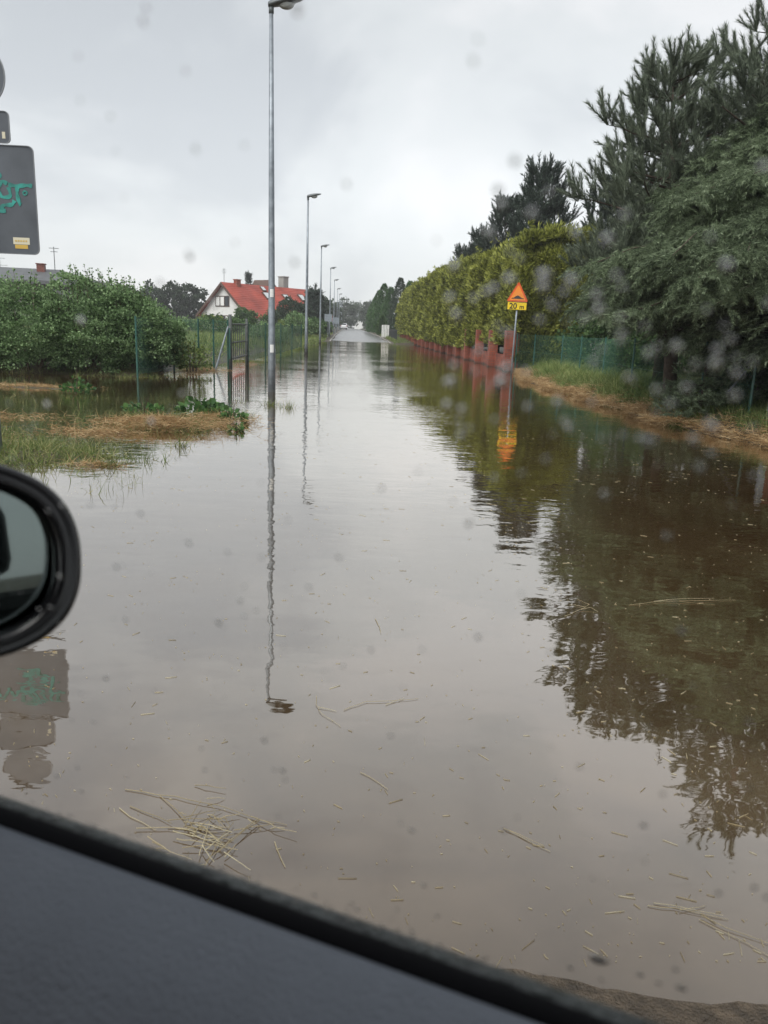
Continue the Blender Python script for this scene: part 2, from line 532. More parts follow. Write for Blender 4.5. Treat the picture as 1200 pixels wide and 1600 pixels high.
# ------------------------------------------------------------------ mesh helpers
class MB:
    """collects shapes and links them as one mesh object"""
    def __init__(self):
        self.v = []
        self.f = []

    def addvf(self, v, f):
        b = len(self.v)
        self.v.extend([tuple(x) for x in v])
        self.f.extend([tuple(i + b for i in q) for q in f])

    def box(self, lo, hi, mat=None):
        x0, y0, z0 = lo
        x1, y1, z1 = hi
        v = [(x0, y0, z0), (x1, y0, z0), (x1, y1, z0), (x0, y1, z0), (x0, y0, z1), (x1, y0, z1), (x1, y1, z1), (x0, y1, z1)]
        if mat is not None:
            v = [tuple(mat @ Vector(p)) for p in v]
        self.addvf(v, [(0, 3, 2, 1), (4, 5, 6, 7), (0, 1, 5, 4), (1, 2, 6, 5), (2, 3, 7, 6), (3, 0, 4, 7)])
        return self

    def tube(self, pts, radii, n=8, caps=True):
        pts = [Vector(p) for p in pts]
        if not hasattr(radii, '__len__'):
            radii = [radii] * len(pts)
        v, f = [], []
        ref = None
        for i, p in enumerate(pts):
            a = pts[max(0, i - 1)]
            b = pts[min(len(pts) - 1, i + 1)]
            d = (b - a)
            d = d.normalized() if d.length > 1e-9 else Vector((0, 0, 1))
            if ref is None:
                ref = Vector((1, 0, 0)) if abs(d.x) < 0.8 else Vector((0, 1, 0))
            s = d.cross(ref)
            if s.length < 1e-6:
                s = d.orthogonal()
            s.normalize()
            u = s.cross(d)
            ref = u
            for k in range(n):
                an = 2 * math.pi * k / n
                v.append(p + (s * math.cos(an) + u * math.sin(an)) * radii[i])
        for i in range(len(pts) - 1):
            for k in range(n):
                f.append((i * n + k, i * n + (k + 1) % n, (i + 1) * n + (k + 1) % n, (i + 1) * n + k))
        if caps:
            f.append(tuple(range(n - 1, -1, -1)))
            f.append(tuple((len(pts) - 1) * n + k for k in range(n)))
        self.addvf(v, f)
        return self

    def build(self, name, mat, parent=None, smooth=False, loc=None, bevel=0.0):
        me = bpy.data.meshes.new(name)
        me.from_pydata([tuple(p) for p in self.v], [], self.f)
        me.materials.append(mat)
        me.update()
        return link(name, me, parent, smooth, loc, bevel)


def link(name, me, parent=None, smooth=False, loc=None, bevel=0.0):
    o = bpy.data.objects.new(name, me)
    COL.objects.link(o)
    if smooth:
        me.polygons.foreach_set('use_smooth', [True] * len(me.polygons))
    if bevel > 0:
        b = o.modifiers.new('bevel', 'BEVEL')
        b.width = bevel
        b.segments = 2
        b.limit_method = 'ANGLE'
    if parent is not None:
        o.parent = parent
    if loc is not None:
        o.location = loc
    return o


def fastmesh(name, V, F, mat, parent=None, smooth=False, loc=None):
    V = np.asarray(V, dtype=np.float32)
    F = np.asarray(F, dtype=np.int32)
    me = bpy.data.meshes.new(name)
    n, k = F.shape
    me.vertices.add(len(V))
    me.vertices.foreach_set('co', V.ravel())
    me.loops.add(n * k)
    me.loops.foreach_set('vertex_index', F.ravel())
    me.polygons.add(n)
    me.polygons.foreach_set('loop_start', np.arange(0, n * k, k, dtype=np.int32))
    me.polygons.foreach_set('loop_total', np.full(n, k, dtype=np.int32))
    me.materials.append(mat)
    me.update(calc_edges=True)
    return link(name, me, parent, smooth, loc)


def bake(pv, pf, R, T):
    """place many copies of a small shape: R (n,3,3) holds rotation and scale, T (n,3) the spots"""
    pv = np.asarray(pv, float)
    pf = np.asarray(pf, int)
    V = np.einsum('nij,vj->nvi', R, pv) + T[:, None, :]
    n = len(T)
    F = pf[None] + (np.arange(n) * len(pv))[:, None, None]
    return V.reshape(-1, 3), F.reshape(-1, pf.shape[1])


def merge(parts):
    Vs, Fs, b = [], [], 0
    for V, F in parts:
        Vs.append(V)
        Fs.append(F + b)
        b += len(V)
    return np.concatenate(Vs), np.concatenate(Fs)


def unit(a):
    return a / np.maximum(np.linalg.norm(a, axis=-1, keepdims=True), 1e-9)


def frames(axis, size, spin=None):
    """rotation matrices whose Z column follows axis, spun at random, scaled by size"""
    n = len(axis)
    z = unit(axis)
    h = np.where(np.abs(z[:, 2:3]) < 0.95, np.array([[0, 0, 1.0]]), np.array([[1.0, 0, 0]]))
    x = unit(np.cross(h, z))
    y = np.cross(z, x)
    a = RNG.uniform(0, 2 * np.pi, n) if spin is None else spin
    c, s = np.cos(a)[:, None], np.sin(a)[:, None]
    x2 = x * c + y * s
    y2 = -x * s + y * c
    R = np.stack([x2, y2, z], axis=2)
    size = np.broadcast_to(np.asarray(size, float), (n,)) if np.ndim(size) < 2 else size
    return R * (size[:, None, None] if np.ndim(size) == 1 else size[:, None, :])


def empty(name, loc, label=None, cat=None, group=None, rz=0.0):
    o = bpy.data.objects.new(name, None)
    COL.objects.link(o)
    o.location = loc
    o.rotation_euler = (0, 0, rz)
    o.empty_display_size = 0.2
    if label:
        tag(o, label, cat, group)
    return o


def tag(o, label=None, cat=None, group=None, kind=None):
    if label:
        o['label'] = label
    if cat:
        o['category'] = cat
    if group:
        o['group'] = group
    if kind:
        o['kind'] = kind
    return o


def copy_tree(o, parent=None):
    c = o.copy()
    COL.objects.link(c)
    if parent is not None:
        c.parent = parent
    for ch in list(o.children):
        copy_tree(ch, c)
    return c


# ------------------------------------------------------------------ ground shape
_ph = [(RNG.uniform(0.6, 1.4), RNG.uniform(0, 6.28), RNG.uniform(0, 6.28)) for _ in range(40)]


def nz(x, y, s=1.0, o=0):
    """smooth pseudo noise about -1..1"""
    r = 0
    a = 1.0
    f = s
    for i in range(5):
        k, p1, p2 = _ph[(o + i * 3) % 40]
        th = p1
        u = x * math.cos(th) + y * math.sin(th)
        v = -x * math.sin(th) + y * math.cos(th)
        r = r + a * np.sin(u * f * k + p2 + 1.3 * np.sin(v * f * 0.8 + p1)) * np.cos(v * f * 0.9 * k + p1)
        a *= 0.62
        f *= 1.9
    return r / 1.6


def sm(t):
    t = np.clip(t, 0, 1)
    return t * t * (3 - 2 * t)


def gz(x, y):
    """height of the land; the flood lies at z = 0"""
    x = np.asarray(x, float)
    y = np.asarray(y, float)
    z = -0.060 + 0.035 * nz(x, y, 1.9)
    road = sm((x + 2.0) / 0.5) * sm((np.where(y > 70, 4.7, 5.6) - x) / 0.8)
    z = z - 0.13 * road
    # left: soggy islands of turf and the bank under the shrubs
    for cx, cy, sx, sy, a in ((-2.75, 11.0, 0.9, 0.55, 0.10), (-3.6, 8.5, 0.9, 0.7, 0.10), (-5.6, 9.3, 1.6, 1.1, 0.06),
                              (-1.95, 12.2, 0.35, 0.5, 0.08), (-6.6, 16.6, 0.9, 0.35, 0.09), (-3.3, 12.8, 0.9, 0.5, 0.035),
                              (-5.0, 13.6, 1.2, 0.5, 0.05)):
        z = z + a * np.exp(-((x - cx) / sx) ** 2 - ((y - cy) / sy) ** 2)
    bank = sm((-x - 4.9 + 0.25 * nz(x, y, 0.9, 5)) / 1.2) * sm((y - 20.1 + 0.4 * nz(x, y, 0.8, 9)) / 1.2)
    z = z + 0.22 * bank
    far_l = sm((-x - 4.2) / 1.2) * sm((y - 27) / 3.0) + sm((-x - 2.4 + 0.5 * nz(x, y, .5, 2)) / 1.0) * sm((y - 47) / 8.0)
    z = z + 0.25 * np.minimum(far_l, 1)
    z = z + 0.25 * sm((-x - 13) / 6.0)
    # right: bank rising to the fence, dry garden behind the wall
    rb = sm((x - 5.45 - 0.45 * np.clip((13.0 - y) / 3, 0, 1) - 0.9 * sm((y - 24) / 6.0) + 0.15 * nz(x, y, 1.5, 7)) / 1.3) * (y < 31.5)
    z = z + 0.30 * rb
    z = z + 0.40 * sm((x - 6.7) / 1.0) * sm((y - 30.5) / 1.0)
    # the wall stands at x = 4.5; dry verge past its end
    z = z + 0.20 * sm((x - 4.0) / 0.8) * sm((y - 74 + 0.5 * x) / 6.0)
    # everything climbs gently past the flood
    z = z + 0.33 * sm((y - 66) / 50.0) + 0.25 * sm((y - 100) / 120.0) + 0.05 * sm((y - 74) / 4)
    # dry edge under the parked car
    sy = 1.495 - 0.17 * (x - 0.44) + 0.035 * nz(x, y, 5.0, 4)
    kk = sm((sy + 0.75 - y) / 0.8)
    z = z * (1 - kk) + kk * np.clip((sy - y) * 0.11, -0.2, 0.25)
    z = z + 0.6 * sm((x - 14) / 40.0)
    return z


xs = np.concatenate([-np.geomspace(9, 900, 46)[::-1] - 3, np.arange(-11.9, 10, 0.13), 10 + np.geomspace(0.4, 900, 46)])
ys = np.concatenate([-np.geomspace(3, 700, 22)[::-1], np.arange(-2.8, 30, 0.14), np.arange(30, 110, 1.0), 110 + np.geomspace(1.5, 1900, 55)])
X, Y = np.meshgrid(xs, ys)
Z = gz(X, Y)
nx, ny = len(xs), len(ys)
idx = np.arange(nx * ny).reshape(ny, nx)
F = np.stack([idx[:-1, :-1], idx[:-1, 1:], idx[1:, 1:], idx[1:, :-1]], -1).reshape(-1, 4)
g = fastmesh('ground', np.stack([X, Y, Z], -1).reshape(-1, 3), F, M['ground'], smooth=True)
tag(g, kind='structure')
wv = [(-60, -6, 0), (30, -6, 0), (30, 105, 0), (-60, 105, 0)]
wt = MB()
wt.addvf(wv, [(0, 1, 2, 3)])
tag(wt.build('water', M['water']), kind='structure')

# road surface that comes out of the flood further on, and the muddy edge under the car
ry = np.concatenate([np.arange(58, 140, 2.0), 140 + np.geomspace(2, 700, 30)])
rx = np.linspace(-1.75, 4.15, 13)
X, Y = np.meshgrid(rx, ry)
base = gz(np.full_like(X, 1.2), Y)
Z = base + 0.055 * (1 - ((X - 1.2) / 2.95) ** 2) + 0.035
idx = np.arange(X.size).reshape(X.shape)
F = np.stack([idx[:-1, :-1], idx[:-1, 1:], idx[1:, 1:], idx[1:, :-1]], -1).reshape(-1, 4)
tag(fastmesh('road', np.stack([X, Y, Z], -1).reshape(-1, 3), F, M['asphalt'], smooth=True), kind='structure')
kb = MB()
for side in (-1.9, 4.15):
    for k in range(len(ry) - 1):
        z0 = float(gz(1.2, ry[k])) + 0.0
        z1 = float(gz(1.2, ry[k + 1])) + 0.0
        kb.addvf([(side, ry[k], z0 - .2), (side + .15, ry[k], z0 - .2), (side + .15, ry[k], z0 + .13), (side, ry[k], z0 + .13),
                  (side, ry[k + 1], z1 - .2), (side + .15, ry[k + 1], z1 - .2), (side + .15, ry[k + 1], z1 + .13), (side, ry[k + 1], z1 + .13)],
                 [(0, 4, 7, 3), (3, 7, 6, 2), (2, 6, 5, 1)])
tag(kb.build('kerb', M['render_grey']), kind='structure')
mx_x = np.arange(-5.0, 6.0, 0.07)
my_y = np.arange(-4.5, 2.4, 0.05)
X, Y = np.meshgrid(mx_x, my_y)
Z = gz(X, Y) + 0.010 + 0.004 * nz(X, Y, 8)
idx = np.arange(X.size).reshape(X.shape)
F = np.stack([idx[:-1, :-1], idx[:-1, 1:], idx[1:, 1:], idx[1:, :-1]], -1).reshape(-1, 4)
tag(fastmesh('muddy_road_edge', np.stack([X, Y, Z], -1).reshape(-1, 3), F, M['mud'], smooth=True), kind='structure')

# ------------------------------------------------------------------ street lamps
def make_lamp():
    r = empty('street_lamp', (0, 0, 0))
    a = MB()
    a.tube([(0, 0, -0.3), (0, 0, 1.2), (0, 0, 1.22), (0, 0, 4.4), (0, 0, 7.64)], [0.085, 0.078, 0.074, 0.060, 0.040], 16)
    a.build('pole', M['steel'], r, smooth=True)
    # head reaches over the road (+x)
    b = MB()
    prof = [(0.00, 0.07, 0.06), (0.04, 0.10, 0.085), (0.16, 0.125, 0.095), (0.32, 0.155, 0.095), (0.50, 0.150, 0.075), (0.64, 0.105, 0.045), (0.71, 0.045, 0.02)]
    v, f = [], []
    n = 14
    for i, (x, wy, hz) in enumerate(prof):
        for k in range(n):
            an = 2 * math.pi * k / n
            cz = math.sin(an)
            v.append((x - 0.06, wy * math.cos(an), 7.71 + 0.22 * x + hz * cz * (1.0 if cz > 0 else 0.45)))
    for i in range(len(prof) - 1):
        for k in range(n):
            f.append((i * n + k, i * n + (k + 1) % n, (i + 1) * n + (k + 1) % n, (i + 1) * n + k))
    f.append(tuple(range(n - 1, -1, -1)))
    f.append(tuple((len(prof) - 1) * n + k for k in range(n)))
    b.addvf(v, f)
    h = b.build('lamp_head', M['lamp_shell'], r, smooth=True)
    c = MB()
    c.tube([(0, 0, 7.57), (0, 0, 7.71)], 0.052, 14)
    c.build('collar', M['lamp_shell'], r, smooth=True)
    d = MB()
    v, f = [], []
    for i in range(6):
        t = i / 5 * math.pi / 2
        for k in range(n):
            an = 2 * math.pi * k / n
            v.append((0.30 + 0.17 * math.cos(t) * math.cos(an), 0.10 * math.cos(t) * math.sin(an), 7.76 - 0.11 * math.sin(t)))
    for i in range(5):
        for k in range(n):
            f.append((i * n + k, (i + 1) * n + k, (i + 1) * n + (k + 1) % n, i * n + (k + 1) % n))
    d.addvf(v, f)
    d.build('lamp_bowl', M['lamp_glass'], h, smooth=True)
    q = MB()
    q.box((0.072, -0.03, 0.55), (0.083, 0.03, 0.95))
    q.build('hatch', M['steel'], r, bevel=0.004)
    return r


lamp = make_lamp()
spots = [(-1.69, 17.5, 'nearest tall galvanised street lamp with two white stickers on its pole'),
         (-2.20, 41.2, 'second street lamp, standing in the flood by the green net fence'),
         (-2.38, 66.0, 'third street lamp along the road, right of the red roof'),
         (-2.2, 91.0, 'fourth street lamp along the road, in front of the blue spruce'),
         (-2.2, 115.0, 'fifth street lamp along the road, just left of the far road end'),
         (-2.15, 142.0, 'sixth street lamp along the road, small with the distance'),
         (-2.1, 166.0, 'seventh street lamp, third from the far end of the row'),
         (-2.05, 191.0, 'eighth street lamp, last but one of the row'),
         (-2.0, 216.0, 'farthest and smallest street lamp of the row')]
lamps = []
for i, (x, y, lb) in enumerate(spots):
    o = lamp if i == 0 else copy_tree(lamp)
    zb = float(gz(x, y))
    o.location = (x, y, 0 if i < 3 else max(0, zb * 0.3))
    tag(o, lb, 'street lamp', 'street lamps along the left side of the road')
    lamps.append(o)
lamp.rotation_euler = (0, rad(-0.25), 0)
for z0, z1 in ((2.05, 2.22), (0.87, 1.04)):
    s = MB()
    v, f = [], []
    for k in range(9):
        an = math.radians(-110 + k * 7.5)
        for z in (z0, z1):
            rr = 0.0785 - 0.0043 * (z - 1.2) + 0.002
            v.append((rr * math.cos(an), rr * math.sin(an), z))
    for k in range(8):
        f.append((2 * k, 2 * k + 2, 2 * k + 3, 2 * k + 1))
    s.addvf(v, f)
    s.build('sticker', M['white'], lamp)
for o in lamps[1:3]:
    s = MB()
    s.tube([(0, 0, -0.2), (0, 0, 0.26)], [0.095, 0.092], 14)
    s.build('base_sleeve', M['black_band'], o, smooth=True)

# ------------------------------------------------------------------ speed bump sign on the right
sg = empty('speed_bump_sign', (6.17, 29.2, 0), 'orange triangular speed bump warning sign over a yellow 20 m plate', 'road sign')
a = MB()
a.tube([(0, 0, -0.4), (0.012, 0, 2.62)], 0.027, 12)
a.build('pole', M['steel'], sg, smooth=True)


def prism_xz(pts, y0, y1):
    b = MB()
    n = len(pts)
    v = [(x, y0, z) for x, z in pts] + [(x, y1, z) for x, z in pts]
    f = [tuple(range(n)), tuple(range(2 * n - 1, n - 1, -1))] + [(i, i + n, (i + 1) % n + n, (i + 1) % n) for i in range(n)]
    b.addvf(v, f)
    return b


def tri(h, w_, z0, r):
    """rounded triangle outline"""
    pts = []
    cs = [(-w_ / 2, z0), (w_ / 2, z0), (0, z0 + h)]
    cen = (0, z0 + h / 3)
    for i, (cx, cz) in enumerate(cs):
        dx, dz = cen[0] - cx, cen[1] - cz
        L = math.hypot(dx, dz)
        ox, oz = cx + dx / L * r * 2, cz + dz / L * r * 2
        base_an = math.atan2(-dz, -dx)
        for k in range(-3, 4):
            an = base_an + k * rad(20)
            pts.append((ox + r * math.cos(an), oz + r * math.sin(an)))
    return pts


tp = prism_xz(tri(0.60, 0.66, 2.175, 0.028), -0.045, -0.032).build('warning_plate', M['sign_red'], sg)
prism_xz(tri(0.455, 0.51, 2.215, 0.015), -0.0485, -0.0455).build('orange_field', M['sign_orange'], tp)
bump_pts = [(-0.185, 2.26), (0.185, 2.26), (0.185, 2.28), (0.12, 2.29), (0.06, 2.335), (0.0, 2.36), (-0.06, 2.335), (-0.12, 2.29), (-0.185, 2.28)]
prism_xz(bump_pts, -0.052, -0.049).build('speed_bump_symbol', M['sign_black'], tp)
yp = prism_xz([(-0.30, 1.925), (0.30, 1.925), (0.30, 2.165), (-0.30, 2.165)], -0.044, -0.032).build('distance_plate', M['sign_black'], sg)
prism_xz([(-0.288, 1.937), (0.288, 1.937), (0.288, 2.153), (-0.288, 2.153)], -0.0475, -0.0445).build('yellow_field', M['sign_yellow'], yp)


def text_mesh(s, size, mat, parent, loc, name='lettering', bold=0.0):
    cu = bpy.data.curves.new(name, 'FONT')
    cu.body = s
    cu.size = size
    cu.extrude = 0.001
    cu.offset = bold
    t = bpy.data.objects.new(name, cu)
    COL.objects.link(t)
    bpy.context.view_layer.update()
    dg = bpy.context.evaluated_depsgraph_get()
    me = bpy.data.meshes.new_from_object(t.evaluated_get(dg))
    COL.objects.unlink(t)
    bpy.data.objects.remove(t)
    me.materials.clear()
    me.materials.append(mat)
    o = link(name, me, parent)
    o.location = loc
    o.rotation_euler = (rad(90), 0, 0)
    return o


text_mesh('20', 0.235, M['sign_black'], yp, (-0.235, -0.050, 1.965), bold=0.006)
text_mesh('m', 0.19, M['sign_black'], yp, (0.075, -0.050, 1.965), bold=0.004)
for z in (2.3, 2.06):
    b = MB()
    b.box((-0.05, -0.031, z - 0.02), (0.05, 0.032, z + 0.02))
    b.build('bracket', M['steel'], sg, bevel=0.004)
sg.rotation_euler = (0, rad(0.6), rad(-8))
sg.scale = (1.2, 1.2, 1.2)

# ------------------------------------------------------------------ signs seen from behind, left edge
ls = empty('sign_post', (-3.63, 8.2, 0), 'grey backs of three road signs on one post with teal graffiti', 'road sign')
a = MB()
a.tube([(-0.05, 0.082, -0.3), (-0.05, 0.082, 4.05)], 0.030, 12)
a.build('pole', M['steel'], ls, smooth=True)


def rrect(x0, x1, z0, z1, r, n=5):
    pts = []
    for cx, cz, a0 in ((x1 - r, z1 - r, 0), (x0 + r, z1 - r, 90), (x0 + r, z0 + r, 180), (x1 - r, z0 + r, 270)):
        for k in range(n + 1):
            an = rad(a0 + 90 * k / n)
            pts.append((cx + r * math.cos(an), cz + r * math.sin(an)))
    return pts


big = prism_xz(rrect(-0.50, 0.52, 2.08, 3.08, 0.05)[::-1], 0.034, 0.046).build('large_plate', M['sign_back'], ls)
sm_pl = prism_xz(rrect(-0.30, 0.31, 3.10, 3.38, 0.04)[::-1], 0.034, 0.046).build('small_plate', M['sign_back'], ls)
rd = prism_xz([(0.30 * math.cos(2 * math.pi * k / 40), 3.69 + 0.30 * math.sin(2 * math.pi * k / 40)) for k in range(40)][::-1], 0.034, 0.046).build('round_plate', M['sign_back'], ls)
# folded rims
def rim(pts, t, name, par):
    b = MB()
    cx = sum(p[0] for p in pts) / len(pts)
    cz = sum(p[1] for p in pts) / len(pts)
    n = len(pts)
    inn = [(cx + (x - cx) * (1 - t / max(0.05, math.hypot(x - cx, z - cz))), cz + (z - cz) * (1 - t / max(0.05, math.hypot(x - cx, z - cz)))) for x, z in pts]
    v = [(x, 0.022, z) for x, z in pts] + [(x, 0.022, z) for x, z in inn] + [(x, 0.034, z) for x, z in pts] + [(x, 0.034, z) for x, z in inn]
    f = []
    for i in range(n):
        j = (i + 1) % n
        f += [(i, j, n + j, n + i), (i, 2 * n + i, 2 * n + j, j), (n + i, n + j, 3 * n + j, 3 * n + i)]
    b.addvf(v, f)
    b.build(name, M['sign_edge'], par)


rim(rrect(-0.505, 0.525, 2.075, 3.085, 0.055), 0.010, 'rim', big)
rim(rrect(-0.305, 0.315, 3.095, 3.385, 0.045), 0.010, 'rim', sm_pl)
rim([(0.305 * math.cos(2 * math.pi * k / 40), 3.69 + 0.305 * math.sin(2 * math.pi * k / 40)) for k in range(40)], 0.010, 'rim', rd)


def stroke(b, pts, wd, y=0.0315):
    """flat painted stroke through points in the plate's plane"""
    P_ = [Vector((p[0], p[1])) for p in pts]
    Q = []
    for i in range(len(P_) - 1):
        p0 = P_[max(0, i - 1)]
        p1, p2 = P_[i], P_[i + 1]
        p3 = P_[min(len(P_) - 1, i + 2)]
        for k in range(6):
            t = k / 6
            Q.append(0.5 * ((2 * p1) + (p2 - p0) * t + (2 * p0 - 5 * p1 + 4 * p2 - p3) * t * t + (3 * p1 - p0 - 3 * p2 + p3) * t ** 3))
    Q.append(P_[-1])
    v, f = [], []
    for i, q in enumerate(Q):
        a_ = Q[max(0, i - 1)]
        b2 = Q[min(len(Q) - 1, i + 1)]
        d = (b2 - a_).normalized()
        nn = Vector((-d.y, d.x))
        ww = wd * (0.5 + 0.12 * math.sin(i * 0.9))
        for s in (1, -1):
            p = q + nn * ww * s
            v += [(p.x, y, p.y), (p.x, y + 0.0025, p.y)]
    for i in range(len(Q) - 1):
        a0 = i * 4
        f += [(a0, a0 + 2, a0 + 6, a0 + 4), (a0, a0 + 4, a0 + 5, a0 + 1), (a0 + 2, a0 + 3, a0 + 7, a0 + 6)]
    b.addvf(v, f)


gr = MB()
# coordinates on the plate: x 0.05..0.50 (right part shows in the photo), z about 2.5..2.85
for k_, pts in enumerate((
    [(0.02, 2.78), (0.08, 2.84), (0.16, 2.83), (0.18, 2.79), (0.10, 2.76), (0.02, 2.74)],
    [(0.02, 2.60), (0.07, 2.70), (0.12, 2.77), (0.13, 2.66), (0.15, 2.57)],
    [(0.01, 2.66), (0.10, 2.65), (0.18, 2.66)],
    [(0.25, 2.73), (0.20, 2.75), (0.16, 2.68), (0.19, 2.61), (0.27, 2.62), (0.26, 2.70)],
    [(0.26, 2.725), (0.34, 2.715), (0.44, 2.725), (0.49, 2.72)],
    [(0.345, 2.71), (0.34, 2.64), (0.355, 2.56), (0.37, 2.545)],
    [(0.02, 2.58), (0.10, 2.54), (0.17, 2.49), (0.20, 2.53), (0.28, 2.54), (0.31, 2.58)],
    [(-0.02, 2.44), (0.06, 2.46), (0.14, 2.475), (0.22, 2.48)],
    [(-0.03, 2.69), (0.03, 2.62), (0.09, 2.56), (0.15, 2.50)],
    [(0.40, 2.665), (0.43, 2.67), (0.43, 2.64), (0.40, 2.64), (0.40, 2.665)],
    [(-0.25, 2.62), (-0.18, 2.80), (-0.12, 2.60), (-0.05, 2.78), (0.0, 2.62)])):
    stroke(gr, pts, 0.034 if k_ != 9 else 0.014, y=0.0312 - k_ * 0.0003)
gr.build('graffiti', M['teal'], big)
b = MB()
b.box((0.27, 0.0305, 2.17), (0.43, 0.033, 2.235))
st = b.build('sticker', M['sticker_cream'], big)
b = MB()
b.box((0.285, 0.0305, 2.13), (0.41, 0.033, 2.167))
b.build('sticker', M['sticker_ochre'], big)
b = MB()
for k in range(5):
    b.box((0.29 + k * 0.025, 0.0285, 2.195), (0.305 + k * 0.025, 0.0303, 2.21))
b.build('print', M['sticker_ochre'], st)
b = MB()
b.box((0.235, 0.031, 3.14), (0.265, 0.033, 3.20))
b.build('sticker', M['sticker_cream'], sm_pl)
for z in (2.3, 2.85, 3.24, 3.69):
    b = MB()
    b.box((-0.06, 0.0465, z - 0.02), (0.06, 0.118, z + 0.02))
    b.build('clamp', M['steel'], ls, bevel=0.004)

# two more signs far along the left verge
for i, (x, y, z, lb) in enumerate(((-2.3, 88.0, 2.35, 'far grey sign back at the foot of the fourth street lamp'),
                                  (-1.75, 104.0, 2.2, 'far grey sign back just right of the fourth street lamp'))):
    r = empty('far_road_sign', (x, y, 0), lb, 'road sign', 'distant signs by the lamps')
    a = MB()
    a.tube([(0, 0, 0), (0, 0, z + 0.4)], 0.035, 8)
    a.build('pole', M['steel'], r)
    prism_xz(rrect(-0.42, 0.42, z - 0.45, z + 0.35, 0.05)[::-1], -0.06, -0.04).build('plate', M['steel'], r)

# ------------------------------------------------------------------ brick wall with pillars (right)
bf = empty('brick_fence', (6.32, 30.6, 0), 'long red brick fence of evenly spaced pillars along the flooded road', 'fence')
PY = [30.6 + 3.55 * k for k in range(19)]
for k, py in enumerate(PY):
    b = MB()
    h = 1.57
    b.box((-0.19, py - 30.6 - 0.19, -0.4), (0.19, py - 30.6 + 0.19, h))
    b.build('pillar', M['brick'], bf, bevel=0.006)
    if k < len(PY) - 1:
        b = MB()
        b.box((0.07, py - 30.6 + 0.192, -0.4), (0.17, PY[k + 1] - 30.6 - 0.192, 0.60))
        b.build('wall_panel', M['brick'], bf)
b = MB()
b.box((0.192, -0.06, -0.3), (0.36, 0.12, 1.45))
b.build('return_wall', M['brick'], bf)

# ------------------------------------------------------------------ foliage shapes
def leaf_proto():
    v = [(0, 0, 0), (0.42, 0.1, 0.5), (0, 0, 1.0), (-0.42, 0.1, 0.5)]
    return np.array(v, float), np.array([(0, 1, 2, 3)])


LV, LF = leaf_proto()


def brush_proto(n, rad_, seed, fwd=0.8, wdt=0.035):
    """a shoot seen as a bottle brush of needles around the z axis, 1 long"""
    r = np.random.default_rng(seed)
    v, f = [], []
    for i in range(n):
        t = (i + r.random()) / n
        an = r.uniform(0, 6.283)
        L = rad_ * r.uniform(0.75, 1.15) * (1 - 0.35 * t)
        o = np.array([math.cos(an), math.sin(an), 0])
        s = np.array([-math.sin(an), math.cos(an), 0])
        p = np.array([0, 0, t * 0.95])
        tip = p + o * L + np.array([0, 0, L * fwd * r.uniform(0.7, 1.5)])
        b = len(v)
        v += [p + s * wdt, p - s * wdt, tip]
        f.append((b, b + 1, b + 2))
    # core of the shoot
    b = len(v)
    c = 0.03
    v += [np.array([c, 0, 0]), np.array([-c * .5, c * .87, 0]), np.array([-c * .5, -c * .87, 0]), np.array([0, 0, 1.0])]
    f += [(b, b + 1, b + 3), (b + 1, b + 2, b + 3), (b + 2, b, b + 3)]
    return np.array(v), np.array(f)


def fan_proto(seed, n=6):
    """flat thuja spray"""
    r = np.random.default_rng(seed)
    v, f = [], []
    for i in range(n):
        a_ = (i - (n - 1) / 2) / (n / 2) * 0.95 + r.uniform(-.12, .12)
        L = r.uniform(0.6, 1.0) * (1 - 0.25 * abs(a_))
        d = np.array([math.sin(a_), r.uniform(-.2, .2), math.cos(a_)])
        s = np.array([math.cos(a_), 0.25, -math.sin(a_)]) * r.uniform(0.06, 0.10)
        b = len(v)
        base = d * 0.08
        v += [base, base + d * L * 0.55 + s, base + d * L, base + d * L * 0.55 - s]
        f.append((b, b + 1, b + 2, b + 3))
    return np.array(v), np.array(f)


def leaves_at(P_, N_, size, jitter=0.9, flat=False):
    n = len(P_)
    ax = unit(N_ + RNG.normal(0, jitter, (n, 3)))
    return bake(LV, LF, frames(ax, size), P_)


def blob_points(c, r, n_cl, per, cl_r, lo=-1.0, shell=0.55, seed_up=0.25):
    """clusters of leaves spread over and inside an ellipsoid; returns points and outward normals"""
    d = unit(RNG.normal(0, 1, (n_cl, 3)))
    d[:, 2] = np.maximum(d[:, 2], lo)
    rr = shell + (1 - shell) * RNG.random(n_cl) ** 0.5
    rr *= 1 + 0.20 * np.sin(d[:, 0] * 5 + c[0]) * np.cos(d[:, 2] * 4 + c[1]) + RNG.normal(0, 0.05, n_cl)
    cc = np.asarray(c) + d * rr[:, None] * np.asarray(r)
    q = unit(RNG.normal(0, 1, (n_cl, per, 3)))
    q[..., 2] = np.where(q[..., 2] < -0.3, -q[..., 2] * 0.5, q[..., 2])
    cr_ = cl_r * RNG.uniform(0.6, 1.35, (n_cl, 1, 1))
    p = cc[:, None, :] + q * cr_ * (RNG.random((n_cl, per, 1)) ** 0.5)
    nn = q * 0.8 + d[:, None, :] * 0.8 + np.array([0, 0, seed_up])
    return p.reshape(-1, 3), nn.reshape(-1, 3)


